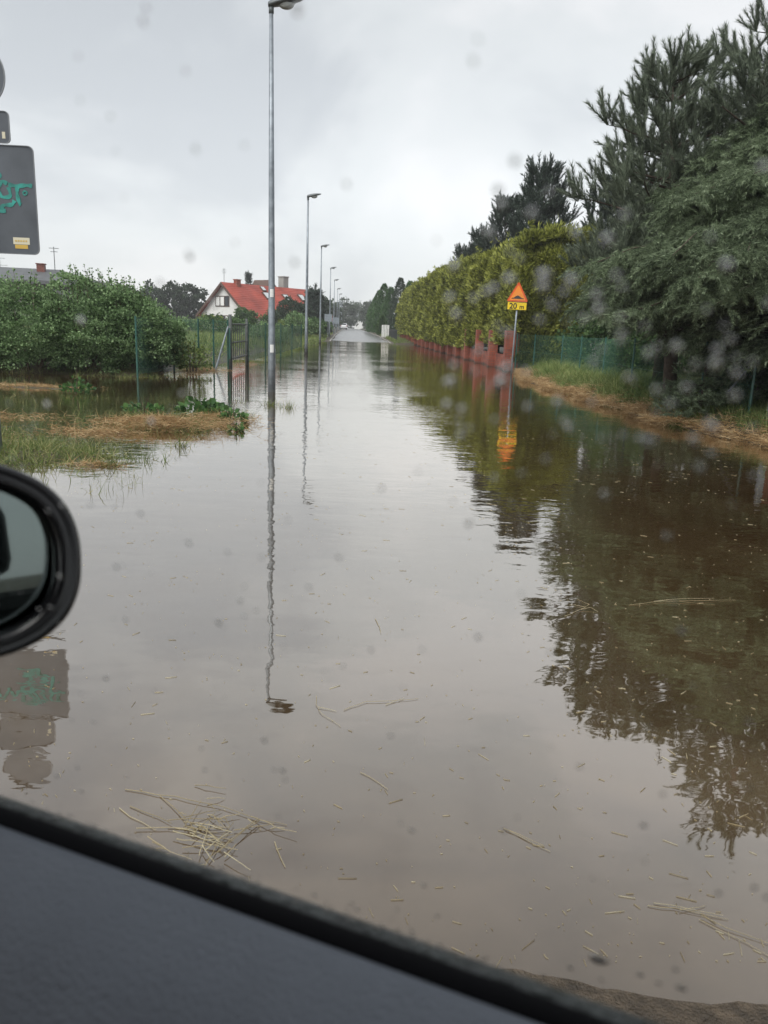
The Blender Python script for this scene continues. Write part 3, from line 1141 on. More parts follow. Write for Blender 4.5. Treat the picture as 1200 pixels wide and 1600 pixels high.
def shrub(name, loc, r, label, cat, mat, group=None, leaf=0.06, n_cl=200, per=40, cl_r=0.22, shoots=8, shoot_len=0.5, lo=-0.55):
    """leafy bush: foliage + stems, centre at loc (on the ground)"""
    root = empty(name, loc, label, cat, group)
    c = (0, 0, r[2] * 0.92)
    P_, N_ = blob_points(c, r, n_cl, per, cl_r, lo=lo)
    keep = P_[:, 2] > 0.02
    P_, N_ = P_[keep], N_[keep]
    parts = [leaves_at(P_, N_, RNG.uniform(0.6, 1.3, len(P_)) * leaf)]
    st = MB()
    for k in range(6):
        a_ = random.uniform(0, 6.28)
        rr = random.uniform(0.2, 0.75)
        tip = (r[0] * rr * math.cos(a_), r[1] * rr * math.sin(a_), r[2] * random.uniform(1.1, 1.6))
        st.tube([(0.1 * math.cos(a_), 0.1 * math.sin(a_), -0.1), (tip[0] * .5, tip[1] * .5, tip[2] * .45), tip], [0.03, 0.02, 0.006], 5)
    for k in range(shoots):
        a_ = random.uniform(0, 6.28)
        rr = random.uniform(0.0, 0.8)
        bx_, by_ = r[0] * rr * math.cos(a_), r[1] * rr * math.sin(a_)
        bz = c[2] + r[2] * math.sqrt(max(0, 1 - rr * rr)) * 0.85
        L = shoot_len * random.uniform(0.5, 1.3)
        lean = (random.uniform(-.25, .25), random.uniform(-.25, .25))
        top = (bx_ + lean[0] * L, by_ + lean[1] * L, bz + L)
        st.tube([(bx_, by_, bz - 0.2), top], [0.008, 0.003], 4)
        m_n = int(22 * L / 0.5)
        t = RNG.random(m_n)[:, None]
        p = np.array([bx_, by_, bz]) * (1 - t) + np.array(top) * t + RNG.normal(0, 0.02, (m_n, 3))
        nn = np.concatenate([RNG.normal(0, 1, (m_n, 2)), RNG.uniform(0.2, 1.2, (m_n, 1))], 1)
        parts.append(leaves_at(p, nn, RNG.uniform(0.6, 1.2, m_n) * leaf, jitter=0.2))
    V, F_ = merge(parts)
    fastmesh('foliage', V, F_, mat, root)
    st.build('stem', M['twig'], root)
    return root


def tree(name, loc, h, r, label, cat, mat, group=None, trunk_h=0.3, leaf=0.22, n_cl=60, per=50, cl_r=0.6, trunk_r=0.14):
    root = empty(name, loc, label, cat, group)
    zc = h * (1 + trunk_h) / 2
    rz = h * (1 - trunk_h) / 2
    P_, N_ = blob_points((0, 0, zc), (r, r, rz), n_cl, per, cl_r, shell=0.5)
    V, F_ = leaves_at(P_, N_, RNG.uniform(0.6, 1.3, len(P_)) * leaf)
    fastmesh('crown', V, F_, mat, root)
    t = MB()
    t.tube([(0, 0, -0.2), (0.05, 0, h * 0.45), (0, 0.05, h * 0.8)], [trunk_r, trunk_r * 0.7, trunk_r * 0.25], 8)
    for k in range(5):
        a_ = random.uniform(0, 6.28)
        z = h * random.uniform(trunk_h, 0.65)
        t.tube([(0, 0, z), (r * .35 * math.cos(a_), r * .35 * math.sin(a_), z + h * .12), (r * .7 * math.cos(a_), r * .7 * math.sin(a_), z + h * .2)], [trunk_r * .4, trunk_r * .25, trunk_r * .08], 5)
    t.build('trunk', M['bark'], root, smooth=True)
    return root


BR = [brush_proto(120, 0.20, s, 1.25, 0.013) for s in (1, 2, 3)]
BR_LOW = [brush_proto(20, 0.30, s, 0.9, 0.045) for s in (4, 5)]
BRS = [brush_proto(50, 0.24, s, 0.7, 0.026) for s in (6, 7, 8)]


def conifer(name, loc, h, rad_fn, label, cat, mat, group=None, whorl=0.42, per=6, shoot=0.34, dens=1.0, up=0.9, rise=0.25, droop=0.0,
            z0=0.8, protos=None, trunk_r=0.16, lean=(0, 0), side=None, spread=0.5, curl=0.0):
    """pine or spruce built from whorled limbs that carry needle covered shoots"""
    protos = protos or BR
    root = empty(name, loc, label, cat, group)
    tk = MB()
    tk.tube([(0, 0, -0.3), (lean[0] * .3, lean[1] * .3, h * .35), (lean[0] * .7, lean[1] * .7, h * .7), (lean[0], lean[1], h * 0.985)],
            [trunk_r * 1.1, trunk_r * .85, trunk_r * .45, 0.015], 9)
    Ps, Ds, Ss = [], [], []
    z = z0
    while z < h * 0.98:
        tz = z / h
        R0 = rad_fn(tz)
        nb = max(3, int(per + random.uniform(-1, 1.5)))
        a0 = random.uniform(0, 6.28)
        wv_ = random.uniform(0.72, 1.12) if up > 0.5 else 1.0
        for k in range(nb):
            a_ = a0 + 6.283 * k / nb + random.uniform(-.35, .35)
            L = R0 * random.uniform(0.72, 1.1) * wv_
            if side is not None:
                L *= side(a_, tz)
            if L < 0.15:
                L = 0.15
            bx_, by_ = lean[0] * tz, lean[1] * tz
            zz = z + random.uniform(-.15, .15)
            pts = []
            ns = 5
            for i in range(ns + 1):
                t = i / ns
                zr = zz + L * (rise * t - droop * t * t + curl * t ** 3) + random.uniform(-.02, .02) * L
                wob = 0.06 * L * math.sin(t * 4 + k)
                pts.append(Vector((bx_ + L * t * math.cos(a_) - wob * math.sin(a_), by_ + L * t * math.sin(a_) + wob * math.cos(a_), zr)))
            br = (0.012 + 0.014 * L) * (0.45 if protos is BRS else 1)
            tk.tube(pts, [br * (1 - 0.8 * i / ns) for i in range(ns + 1)], 5, caps=False)
            # side twigs
            nt_ = max(3, int(L * 7.5 * dens))
            for j in range(nt_):
                t = 0.22 + 0.78 * (j + random.random()) / nt_
                i = min(ns - 1, int(t * ns))
                f_ = t * ns - i
                p = pts[i].lerp(pts[i + 1], f_)
                d = (pts[i + 1] - pts[i]).normalized()
                sd_ = random.choice((-1, 1))
                lat = Vector((-math.sin(a_), math.cos(a_), 0)) * sd_
                tl = (0.16 + 0.30 * L * (1 - t) + 0.12) * random.uniform(0.6, 1.2) * spread * 2
                td = (d * 0.65 + lat * random.uniform(0.4, 1.1) + Vector((0, 0, random.uniform(-.15, .45) * (1 if up > 0 else -0.6)))).normalized()
                tip = p + td * tl
                # shoots along the twig and a few at its tip
                m_ = max(1, int(tl / (shoot * 0.55)))
                for q in range(m_ + 1):
                    s = q / max(1, m_)
                    pp = p.lerp(tip, s)
                    dd = (td * 0.7 + Vector((random.uniform(-.75, .75), random.uniform(-.75, .75), up * random.uniform(0.1, 1.0)))).normalized()
                    Ps.append(pp)
                    Ds.append(dd)
                    Ss.append(shoot * random.uniform(0.65, 1.2))
                if random.random() < 0.75:
                    Ps.append(tip)
                    Ds.append((td * 0.3 + Vector((random.uniform(-.2, .2), random.uniform(-.2, .2), up))).normalized())
                    Ss.append(shoot * random.uniform(0.8, 1.35))
            for q in range(3):
                Ps.append(pts[-1])
                Ds.append(((pts[-1] - pts[-2]).normalized() * 0.6 + Vector((random.uniform(-.4, .4), random.uniform(-.4, .4), up * random.uniform(.5, 1.1)))).normalized())
                Ss.append(shoot * random.uniform(0.9, 1.4))
        z += whorl * random.uniform(0.75, 1.25) * (1.15 - 0.35 * tz)
    for q in range(6):
        Ps.append(Vector((lean[0], lean[1], h * (0.93 + 0.01 * q))))
        Ds.append(Vector((random.uniform(-.4, .4), random.uniform(-.4, .4), 1)).normalized())
        Ss.append(shoot * 1.3)
    Ps = np.array([tuple(p) for p in Ps])
    Ds = np.array([tuple(p) for p in Ds])
    Ss = np.array(Ss)
    kind = RNG.integers(0, len(protos), len(Ps))
    parts = []
    for i, (pv, pf) in enumerate(protos):
        s = kind == i
        parts.append(bake(pv, pf, frames(Ds[s], Ss[s]), Ps[s]))
    V, F_ = merge(parts)
    fastmesh('crown', V, F_, mat, root)
    tk.build('trunk', M['bark'], root, smooth=True)
    return root


# ------------------------------------------------------------------ clipped thuja hedge behind the brick fence
def hedge():
    OX, OY = 7.6, 30.6
    root = empty('thuja_hedge', (OX, OY, 0), 'tall clipped yellow green thuja hedge rising behind the brick fence', 'hedge')
    x1, ya, yb = 9.4, 30.4, 97.0

    def xf(y):
        return 6.52 - 0.42 * sm((y - 36) / 14.0)

    def top(y):
        return 4.95 + 0.55 * sm((y - 32) / 30.0) - 1.2 * sm((y - 88) / 9.0) + 0.13 * np.sin(y * 1.5) + 0.09 * np.sin(y * 4.1 + 1)

    def bulge(y, z):
        return 0.17 * np.sin(y * 3.3 + 0.6 * np.sin(z * 2)) + 0.12 * np.sin(y * 1.1 + z * 1.9) + 0.06 * np.sin(z * 5 + y * 7)

    def bottom(y):
        return 1.15 - 0.55 * sm((y - 33) / 12.0) + 0.22 * sm((y - 60) / 20.0) + 0.26 * np.sin(y * 1.7) * np.exp(-np.maximum(y - 30, 0) / 14.0)

    parts = []

    def cloud(n, y_lo, y_hi, size):
        y = RNG.uniform(y_lo, y_hi, n)
        t = RNG.random(n)
        zb, zt = bottom(y), top(y)
        z = zb + (zt - zb) * t
        thin = nz(y * 1.3, z * 1.3, 1.5, 6) + 0.45 * np.sin(y * 3.3 + 2.2)      # gaps between neighbouring plants
        keep = (thin > -0.75) | (RNG.random(n) < 0.3)
        y, t, z, zt = y[keep], t[keep], z[keep], zt[keep]
        n = len(y)
        rnd = 0.7 * np.clip((t - 0.84) / 0.16, 0, 1) ** 2
        x = xf(y) - 0.05 - bulge(y, z) + rnd + RNG.exponential(0.13, n) - 0.25 * (RNG.random(n) < 0.02)
        nrm = np.stack([np.full(n, -0.9), RNG.normal(0, .35, n), 0.25 + 1.2 * rnd + RNG.normal(0, .3, n)], 1)
        ax = unit(nrm * 0.5 + np.array([0, 0, 0.75]) + RNG.normal(0, 0.42, (n, 3)))
        return np.stack([x, y, z], 1), ax, size * RNG.uniform(0.5, 1.4, n)
    for n, a_, b_, sz in ((15000, 30.4, 40, 0.25), (12000, 40, 56, 0.31), (9000, 56, 97, 0.42)):
        parts.append(cloud(n, a_, b_, sz))
    n = 10000
    y = ya + (yb - ya) * RNG.random(n) ** 1.7
    x = xf(y) + (x1 - xf(y)) * RNG.random(n)
    z = top(y) + 0.08 * np.sin(x * 5) + RNG.normal(0, 0.09, n) - 0.45 * np.clip((xf(y) + .5 - x) / .5, 0, 1) ** 2 + 0.5 * (RNG.random(n) < 0.06) * RNG.random(n)
    parts.append((np.stack([x, y, z], 1), unit(RNG.normal(0, .45, (n, 3)) + [0, 0, 1.0]), RNG.uniform(0.16, 0.42, n)))
    n = 9000
    x = RNG.uniform(6.45, x1, n)
    t = RNG.random(n)
    z = 0.3 + (4.85 - 0.3) * t
    y = ya - 0.25 * np.sin(x * 3.3 + z * 1.6) + RNG.exponential(0.12, n) + 0.6 * np.clip((t - .82) / .18, 0, 1) ** 2
    parts.append((np.stack([x, y, z], 1), unit(RNG.normal(0, .45, (n, 3)) + [0, -0.5, 0.8]), RNG.uniform(0.14, 0.34, n)))
    out = []
    protos = [fan_proto(q) for q in (1, 2, 3)]
    P_ = np.concatenate([p[0] for p in parts])
    A_ = np.concatenate([p[1] for p in parts])
    S_ = np.concatenate([p[2] for p in parts])
    kind = RNG.integers(0, 3, len(P_))
    for i, (pv, pf) in enumerate(protos):
        q = kind == i
        out.append(bake(pv, pf, frames(A_[q], S_[q]), P_[q]))
    V, F_ = merge(out)
    fastmesh('foliage', V - np.array([OX, OY, 0]), F_, M['thuja'], root)
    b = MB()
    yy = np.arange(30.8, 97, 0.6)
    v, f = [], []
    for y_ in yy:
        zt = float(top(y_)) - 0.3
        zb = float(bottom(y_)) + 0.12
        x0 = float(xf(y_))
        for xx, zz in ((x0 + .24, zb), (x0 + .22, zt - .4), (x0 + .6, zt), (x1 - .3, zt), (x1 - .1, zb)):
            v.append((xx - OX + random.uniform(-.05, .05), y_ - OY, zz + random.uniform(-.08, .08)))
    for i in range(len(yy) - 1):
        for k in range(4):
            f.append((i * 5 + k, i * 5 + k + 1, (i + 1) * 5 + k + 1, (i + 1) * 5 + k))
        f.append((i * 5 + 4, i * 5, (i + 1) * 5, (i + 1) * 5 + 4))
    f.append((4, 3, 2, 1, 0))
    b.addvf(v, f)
    b.build('inner_shade_core', M['hedge_core'], root)  # solid filler core, the hedge's inner shade put into its dark colour


hedge()

# ------------------------------------------------------------------ conifers on the right
def prof_pine(R, zmax=0.35, topw=0.12):
    def fn(t):
        if t < zmax:
            return R * (0.75 + 0.25 * t / zmax)
        return R * max(topw, (1 - (t - zmax) / (1 - zmax)) ** 0.75)
    return fn


conifer('pine_tree', (8.5, 14.3, 0.3), 8.6, prof_pine(3.3, 0.38), 'tallest pine at the right edge, its top out of frame', 'pine tree', M['pine'],
        'pines above the right bank', whorl=0.52, per=6, shoot=0.43, dens=0.85, z0=1.5, trunk_r=0.2, up=1.05)
conifer('pine_tree', (6.35, 14.9, 0.25), 5.75, prof_pine(2.1, 0.5, 0.2), 'shorter pine with upright candle shoots, left of the tallest pine', 'pine tree', M['pine'],
        'pines above the right bank', whorl=0.46, per=6, shoot=0.43, dens=0.9, z0=1.4, trunk_r=0.13, up=1.1, lean=(-0.85, -0.4))
conifer('spruce_tree', (7.5, 13.2, 0.25), 5.3, lambda t: (1.3 + 2.3 * min(1, max(0, (t - 0.2) / 0.2))) * min(1, max(0.05, (1 - t) / 0.6)) ** 0.7, 'light green drooping spruce in front of the pines', 'spruce tree', M['spruce'],
        None, whorl=0.22, per=10, shoot=0.30, dens=1.6, up=-0.25, rise=0.34, droop=0.40, z0=1.15, protos=BRS, trunk_r=0.12, spread=0.6)
conifer('spruce_tree', (7.4, 18.3, 0.3), 4.9, lambda t: 2.5 * max(0.06, (1 - t)) ** 0.6, 'dark spruce filling the gap between hedge and pines', 'spruce tree', M['spruce'],
        None, whorl=0.26, per=9, shoot=0.32, dens=1.4, up=-0.2, rise=0.25, droop=0.35, z0=1.9, protos=BRS, trunk_r=0.12, spread=0.6)
conifer('small_spruce', (6.35, 13.6, 0.12), 0.95, lambda t: 0.8 * max(0.1, (1 - t)) ** 0.7, 'low dark spruce sapling spreading over the bank by the fence', 'spruce tree', M['spruce'],
        None, whorl=0.18, per=7, shoot=0.2, dens=1.5, up=0.1, rise=0.15, droop=0.1, z0=0.15, protos=BRS, trunk_r=0.03)
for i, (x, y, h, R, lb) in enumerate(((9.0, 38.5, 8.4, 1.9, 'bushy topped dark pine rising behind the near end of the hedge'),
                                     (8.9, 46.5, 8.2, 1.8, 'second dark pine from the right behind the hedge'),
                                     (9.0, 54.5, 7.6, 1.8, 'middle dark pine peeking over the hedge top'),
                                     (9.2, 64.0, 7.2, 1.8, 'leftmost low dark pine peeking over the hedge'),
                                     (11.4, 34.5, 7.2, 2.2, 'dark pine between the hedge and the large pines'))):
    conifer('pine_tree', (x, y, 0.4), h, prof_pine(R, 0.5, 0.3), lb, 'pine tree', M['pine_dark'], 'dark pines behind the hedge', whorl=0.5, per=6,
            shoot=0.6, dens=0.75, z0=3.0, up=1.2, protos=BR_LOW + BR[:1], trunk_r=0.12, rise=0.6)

for i, (x, y, h, R_, lb) in enumerate(((11.8, 21, 4.6, 2.3, 'leafy tree behind the pines, seen under their branches'),
                                      (15.0, 19, 6.5, 2.8, 'leafy tree past the right edge behind the tallest pine'),
                                      (11.2, 30.5, 3.6, 1.9, 'leafy tree behind the hedge end, left of the spruces'),
                                      (13.0, 28, 5.5, 2.6, 'leafy tree deep in the right garden'),
                                      (12.6, 14.5, 5.0, 2.4, 'dark leafy tree close behind the drooping spruce'))):
    tree('garden_tree', (x, y, 0.3), h, R_, lb, 'tree', M['leaf_mid'] if i % 2 == 0 else M['leaf_dark'], 'leafy garden trees behind the right fence', trunk_h=0.05, leaf=0.15, n_cl=170, per=50, cl_r=0.42)
for i, (x, y, r_, h_, lb) in enumerate(((8.7, 24.5, 0.9, 0.6, 'green shrub right behind the far end of the right fence'), (9.3, 17.0, 1.2, 0.6, 'low green shrub behind the right fence under the pines'),
                                       (8.6, 12.0, 1.2, 0.75, 'dark shrub behind the brown gate'), (7.35, 13.9, 0.55, 0.45, 'nettle clump against the fence beside the gate'))):
    shrub('garden_shrub', (x, y, 0.2), (r_, r_, h_), lb, 'bush', M['leaf_mid'], None, leaf=0.075, n_cl=110, per=40, cl_r=0.2, shoots=4, shoot_len=0.35, lo=-0.7)

for i, (x, y, r_, h_, lb) in enumerate(((9.3, 28.6, 1.3, 1.0, 'leafy bush before the end of the hedge'), (10.6, 25.0, 1.8, 1.1, 'leafy bush in the middle of the right garden'),
                                       (13.5, 21.5, 2.0, 1.2, 'leafy bush at the back of the right garden'), (13.5, 34.0, 3.0, 1.5, 'big leafy bush far back in the right garden'), (17.0, 25.0, 3.0, 1.6, 'big leafy bush past the right edge of the garden'))):
    shrub('garden_shrub', (x, y, 0.3), (r_, r_ * .8, h_), lb, 'bush', M['leaf_mid'], 'leafy bushes at the back of the right garden', leaf=0.12, n_cl=130, per=40, cl_r=0.3, shoots=3, shoot_len=0.35, lo=-0.8)

# ------------------------------------------------------------------ wire fences
def wire_fence(name, pts, zb, zt, label, mat_post, mat_wire, post_r=0.024, cell=0.07, group=None, net=None, extra_posts=()):
    x0_, y0_ = pts[0]
    root = empty(name, (x0_, y0_, 0), label, 'fence', group)
    wires = MB()
    for i, (x, y) in enumerate(list(pts) + list(extra_posts)):
        p = MB()
        p.tube([(x - x0_, y - y0_, -0.3), (x - x0_, y - y0_, zt + 0.05)], post_r, 8)
        p.build('post', mat_post, root)
    for (xa, ya), (xb, yb) in zip(pts[:-1], pts[1:]):
        L = math.hypot(xb - xa, yb - ya)
        H = zt - zb
        ux, uy = (xb - xa) / L, (yb - ya) / L
        nrm = Vector((-uy, ux, 0))
        if net is not None:
            nn = max(8, int(L * 3))
            v, f = [], []
            for q in range(nn + 1):
                s = q / nn * L
                for j in range(4):
                    z = zb + H * j / 3
                    off = 0.04 * math.sin(s * 3.1 + j)
                    sag = -0.05 * math.sin(math.pi * q / nn * max(1, round(L / 2.5))) ** 2 if j == 3 else 0
                    v.append((xa - x0_ + ux * s + nrm.x * off, ya - y0_ + uy * s + nrm.y * off, z + sag))
            for q in range(nn):
                for j in range(3):
                    f.append((q * 4 + j, q * 4 + 4 + j, q * 4 + 5 + j, q * 4 + 1 + j))
            nb_ = MB()
            nb_.addvf(v, f)
            nb_.build('netting', net, root)
            continue
        wr = 0.0026
        s = -H
        while s < L:
            for dirn in (1, -1):
                a_, b_ = (s, zb), (s + H, zt)
                if dirn < 0:
                    a_, b_ = (s + H, zb), (s, zt)
                # clip to the panel
                pa, pb = list(a_), list(b_)
                for P1, P2 in ((pa, pb), (pb, pa)):
                    if P1[0] < 0:
                        t = (0 - P1[0]) / (P2[0] - P1[0])
                        P1[1] += (P2[1] - P1[1]) * t
                        P1[0] = 0
                    if P1[0] > L:
                        t = (L - P1[0]) / (P2[0] - P1[0])
                        P1[1] += (P2[1] - P1[1]) * t
                        P1[0] = L
                if abs(pa[0] - pb[0]) < 1e-4:
                    continue
                o_ = nrm * (0.003 * dirn)
                A_ = (xa - x0_ + ux * pa[0] + o_.x, ya - y0_ + uy * pa[0] + o_.y, pa[1])
                B_ = (xa - x0_ + ux * pb[0] + o_.x, ya - y0_ + uy * pb[0] + o_.y, pb[1])
                wires.tube([A_, B_], wr, 3, caps=False)
            s += cell * 1.41
        for z in (zb, (zb + zt) / 2, zt):
            wires.tube([(xa - x0_, ya - y0_, z), (xb - x0_, yb - y0_, z)], 0.003, 4, caps=False)
    if net is None:
        wires.build('wire_mesh', mat_wire, root)
    return root


wire_fence('wire_fence', [(6.55, 30.35), (7.2, 30.1), (7.6, 27.6), (7.5, 25.0), (7.42, 22.4), (6.95, 18.8), (6.65, 16.0), (6.6, 14.2), (6.75, 12.65)], 0.15, 1.42,
           'green chain link fence on the straw covered right bank', M['post_green'], M['wire_green'])
# leaning brace tubes of the fence
b = MB()
b.tube([(6.62, 13.7, 0.25), (6.8, 12.6, 1.35)], 0.018, 8)
tag(b.build('fence_brace', M['steel']), 'slanting steel brace tube of the green fence beside the brown gate', 'brace')
gt = empty('gate', (6.95, 12.1, 0.0), 'rust brown metal gate with grey corner post at the right edge', 'gate')
b = MB()
b.box((-0.19, -0.06, -0.1), (-0.10, 0.03, 1.06))
b.build('corner_post', M['steel'], gt, bevel=0.006)
b = MB()
b.box((-0.095, -0.05, 0.08), (1.3, -0.01, 1.10))
gp = b.build('panel', M['rust'], gt, bevel=0.004)
b = MB()
for k in range(9):
    b.box((-0.05 + k * 0.15, -0.066, 0.12), (0.0 + k * 0.15, -0.051, 1.06))
b.build('rib', M['rust'], gp)
gp2 = MB()
gp2.tube([(-0.145, -0.015, 1.06), (-0.145, -0.015, 1.12)], [0.055, 0.03], 10)
gp2.build('cap', M['white'], gt, smooth=True)
bp_ = MB()
bp_.box((8.0, 10.2, -0.1), (8.5, 10.7, 2.9))
tag(bp_.build('brick_gatepost', M['brick'], bevel=0.01), 'tall red brick gatepost past the right edge', 'gatepost')

wire_fence('wire_fence', [(-5.42, 20.4), (-5.05, 23.0), (-4.75, 25.2), (-4.3, 25.35), (-3.82, 25.2)], 0.1, 1.5,
           'green chain link fence between the thicket and the old garden gate', M['post_green'], M['wire_green'], post_r=0.028)
wire_fence('net_fence', [(-3.62, 28.6), (-3.45, 33.0), (-3.25, 38.0), (-3.1, 43.5), (-2.95, 49.5)], 0.12, 1.45,
           'fence hung with green windbreak net along the left verge', M['post_green'], M['wire_green'], net=M['net'], post_r=0.03)
gg = empty('garden_gate', (-3.74, 25.15, 0), 'old grey garden gate standing open in the flood', 'gate')
for x, y, z in ((0, 0, 1.72), (0.08, 3.4, 1.62)):
    b = MB()
    b.tube([(x, y, -0.3), (x, y, z)], [0.058, 0.05], 10)
    b.build('gate_post', M['post_grey'], gg, smooth=True)
b = MB()
for z in (0.35, 0.85, 1.42):
    b.tube([(0.03, 0.1, z), (0.08, 3.3, z)], 0.028, 6)
for k in range(7):
    b.tube([(0.04, 0.35 + k * 0.48, 0.3), (0.04, 0.35 + k * 0.48, 1.42)], 0.016, 6)
b.build('gate_leaf', M['post_grey'], gg)
b = MB()
b.tube([(-0.42, -0.35, 0.0), (-0.06, 0.0, 1.35)], 0.03, 8)
b.build('brace', M['steel'], gg)
b = MB()
b.box((-0.02, -0.16, 0.35), (0.02, -0.10, 1.3))
b.build('teal_board', M['post_green'], gg)

# ------------------------------------------------------------------ bushes on the left bank
bl = [(-15.0, 21.5, 1.7, 1.3, 0.95, 'bush beyond the left edge of the view'),
      (-12.4, 21.9, 1.7, 1.3, 0.80, 'leafy bush at the far left under the dark roof'),
      (-10.3, 21.2, 1.6, 1.2, 0.80, 'dense bush right of the far left one, before the dark roofed house'),
      (-8.3, 21.0, 1.3, 1.2, 1.12, 'broad bush in the left half of the thicket'),
      (-6.9, 21.3, 1.4, 1.2, 1.22, 'tallest bush in the middle of the thicket with many upright shoots'),
      (-5.95, 21.6, 1.1, 1.0, 1.10, 'bush behind the teal fence post at the right end of the thicket'),
      (-5.45, 22.8, 0.75, 0.9, 0.80, 'lowest bush at the right tip of the thicket'),
      (-9.6, 23.8, 1.8, 1.3, 0.90, 'bush half hidden in the back row of the thicket'),
      (-7.0, 24.2, 1.4, 1.2, 1.18, 'bush at the back right of the thicket')]
for i, (x, y, rx_, ry_, rz_, lb) in enumerate(bl):
    nearish = i in (2, 3, 4, 5, 6)
    shrub('bush', (x, y, 0.05), (rx_, ry_, rz_), lb, 'bush', M['leaf_bush'], 'bushes in the left thicket', leaf=0.064, n_cl=400 if nearish else 210, per=52,
          cl_r=0.22, shoots=26 if i in (3, 4, 5) else 12, shoot_len=0.5 if i in (3, 4, 5) else 0.35, lo=-0.75)
tall = shrub('sapling', (-10.6, 21.2, 0.1), (0.35, 0.35, 1.15), 'thin sapling with round leaves sticking up before the chimney', 'sapling', M['leaf_mid'], None, leaf=0.11, n_cl=26, per=14, cl_r=0.2, shoots=3)
shrub('weed_bush', (-4.55, 22.9, 0.0), (0.55, 0.5, 0.4), 'thin pale weeds at the water edge right of the thicket', 'weeds', M['grass_tall'], None, leaf=0.07, n_cl=50, per=20, cl_r=0.16, shoots=10, shoot_len=0.3)

# garden shrubs by the red roofed house
for nm, loc, r, lb, mt, lf, ncl in (
    ('bush', (-12.55, 96, 0.3), (1.5, 1.5, 1.35), 'round bright green bush in front of the white gable', M['leaf_mid'], 0.22, 110),
    ('bush', (-8.6, 95, 0.3), (1.7, 1.6, 1.35), 'green bush right behind the nearest lamp pole', M['leaf_mid'], 0.22, 90),
    ('dark_bush', (-6.2, 88, 0.3), (2.0, 1.9, 1.95), 'big round dark bush before the right end of the red roof', M['leaf_dark'], 0.2, 150),
    ('bush', (-4.9, 76, 0.25), (1.5, 1.5, 1.1), 'green bush on the left verge behind the second lamp', M['leaf_bush'], 0.16, 90),
    ('bush', (-3.6, 84, 0.3), (1.2, 2.0, 0.9), 'green bush between the third and fourth lamps', M['leaf_mid'], 0.15, 90),
    ('bush', (-3.1, 98, 0.35), (1.1, 2.4, 0.85), 'low bush at the kerb beyond the fourth lamp', M['leaf_mid'], 0.15, 90),
    ('hedge_bush', (-17.3, 100, 0.3), (1.7, 1.0, 0.92), 'yellow green clipped bush under the white gable windows', M['leaf_yellow'], 0.18, 90),
    ('bush', (-9.6, 62, 0.25), (2.6, 1.6, 0.75), 'low weedy bush behind the green net fence', M['leaf_mid'], 0.16, 90),
    ('bush', (-15.2, 70, 0.25), (3.2, 1.5, 0.75), 'low pale bush in the garden left of the gate', M['leaf_bush'], 0.16, 90),
    ('bush', (-5.2, 52, 0.2), (1.5, 2.2, 0.55), 'low green bush at the far end of the net fence', M['leaf_bush'], 0.12, 90)):
    shrub(nm, loc, r, lb, 'bush', mt, None, leaf=lf, n_cl=int(ncl * 1.3), per=30, cl_r=0.42, shoots=0)
yb_ = tree('yellow_shrub', (-6.3, 74, 0.25), 1.75, 0.28, 'thin yellow shrub in front of the dark bush', 'shrub', M['leaf_yellow'], None, trunk_h=0.1, leaf=0.09, n_cl=14, per=16, cl_r=0.2, trunk_r=0.03)

# trees on the left skyline
for i, (x, y, h, R, lb, mt) in enumerate((
    (-36.5, 150, 6.9, 3.0, 'dark tree on the skyline at the right end of the thicket', M['leaf_dark']),
    (-33.0, 152, 7.6, 2.6, 'rounded dark tree left of the white gable', M['leaf_dark']),
    (-30.0, 155, 7.4, 2.4, 'dark tree touching the left eave of the white house', M['leaf_dark']),
    (-41.0, 148, 6.4, 3.0, 'dark tree half hidden behind the thicket shoots', M['leaf_dark']),
    (-23.0, 160, 6.0, 2.2, 'tree behind the white gable', M['leaf_far']),
    (-11.5, 150, 6.4, 2.4, 'tree behind the ridge of the long red roof', M['leaf_dark']),
    (-5.0, 120, 5.8, 2.0, 'tree right of the red roof, behind the third lamp', M['leaf_dark']),
    (-5.6, 150, 5.4, 2.4, 'tree left of the sixth lamp', M['leaf_far']),
    (-4.2, 185, 6.4, 2.6, 'pale green tree left of the parked car', M['leaf_far']),
    (-1.2, 255, 9.0, 4.0, 'grey green tree left of where the road ends', M['leaf_far']),
    (5.0, 420, 12.5, 6.5, 'pale far tree in the middle of the road end', M['leaf_far']),
    (-8, 420, 11.5, 7, 'pale far tree left of the road end', M['leaf_far']),
    (14, 410, 12.0, 7, 'pale far tree right of the road end', M['leaf_far']),
    (6.5, 250, 8.0, 3.0, 'grey green tree right of the small white house', M['leaf_far']))):
    tree('tree', (x, y, 0.4), h, R, lb, 'tree', mt, 'trees on the far skyline', trunk_h=0.0, leaf=0.26 + y * 0.0009, n_cl=120, per=40, cl_r=R * 0.26)
conifer('blue_spruce', (-3.95, 92, 0.3), 5.4, lambda t: 1.7 * max(0.05, 1 - t) ** 0.85, 'blue grey spruce standing behind the third lamp', 'spruce tree', M['pine_dark'],
        None, whorl=0.34, per=8, shoot=0.5, dens=0.8, up=0.1, rise=0.05, droop=0.1, z0=0.6, protos=BR_LOW, trunk_r=0.1)
for i, (x, y, h, lb) in enumerate(((8.5, 330, 11, 'pointed far spruce in the row above the road end'), (11.5, 335, 13, 'tallest pointed far spruce above the small white house'),
                                  (3.2, 340, 10, 'short pointed far spruce over the middle of the road'), (15.5, 330, 12, 'pointed far spruce right of the small white house'))):
    conifer('far_spruce', (x, y, 0.4), h, lambda t: 2.4 * max(0.04, 1 - t), lb, 'spruce tree', M['leaf_far'], 'pointed spruces far down the road', whorl=0.9, per=7,
            shoot=1.2, dens=0.3, up=0.1, rise=0.0, droop=0.1, z0=0.8, protos=BR_LOW, trunk_r=0.12)

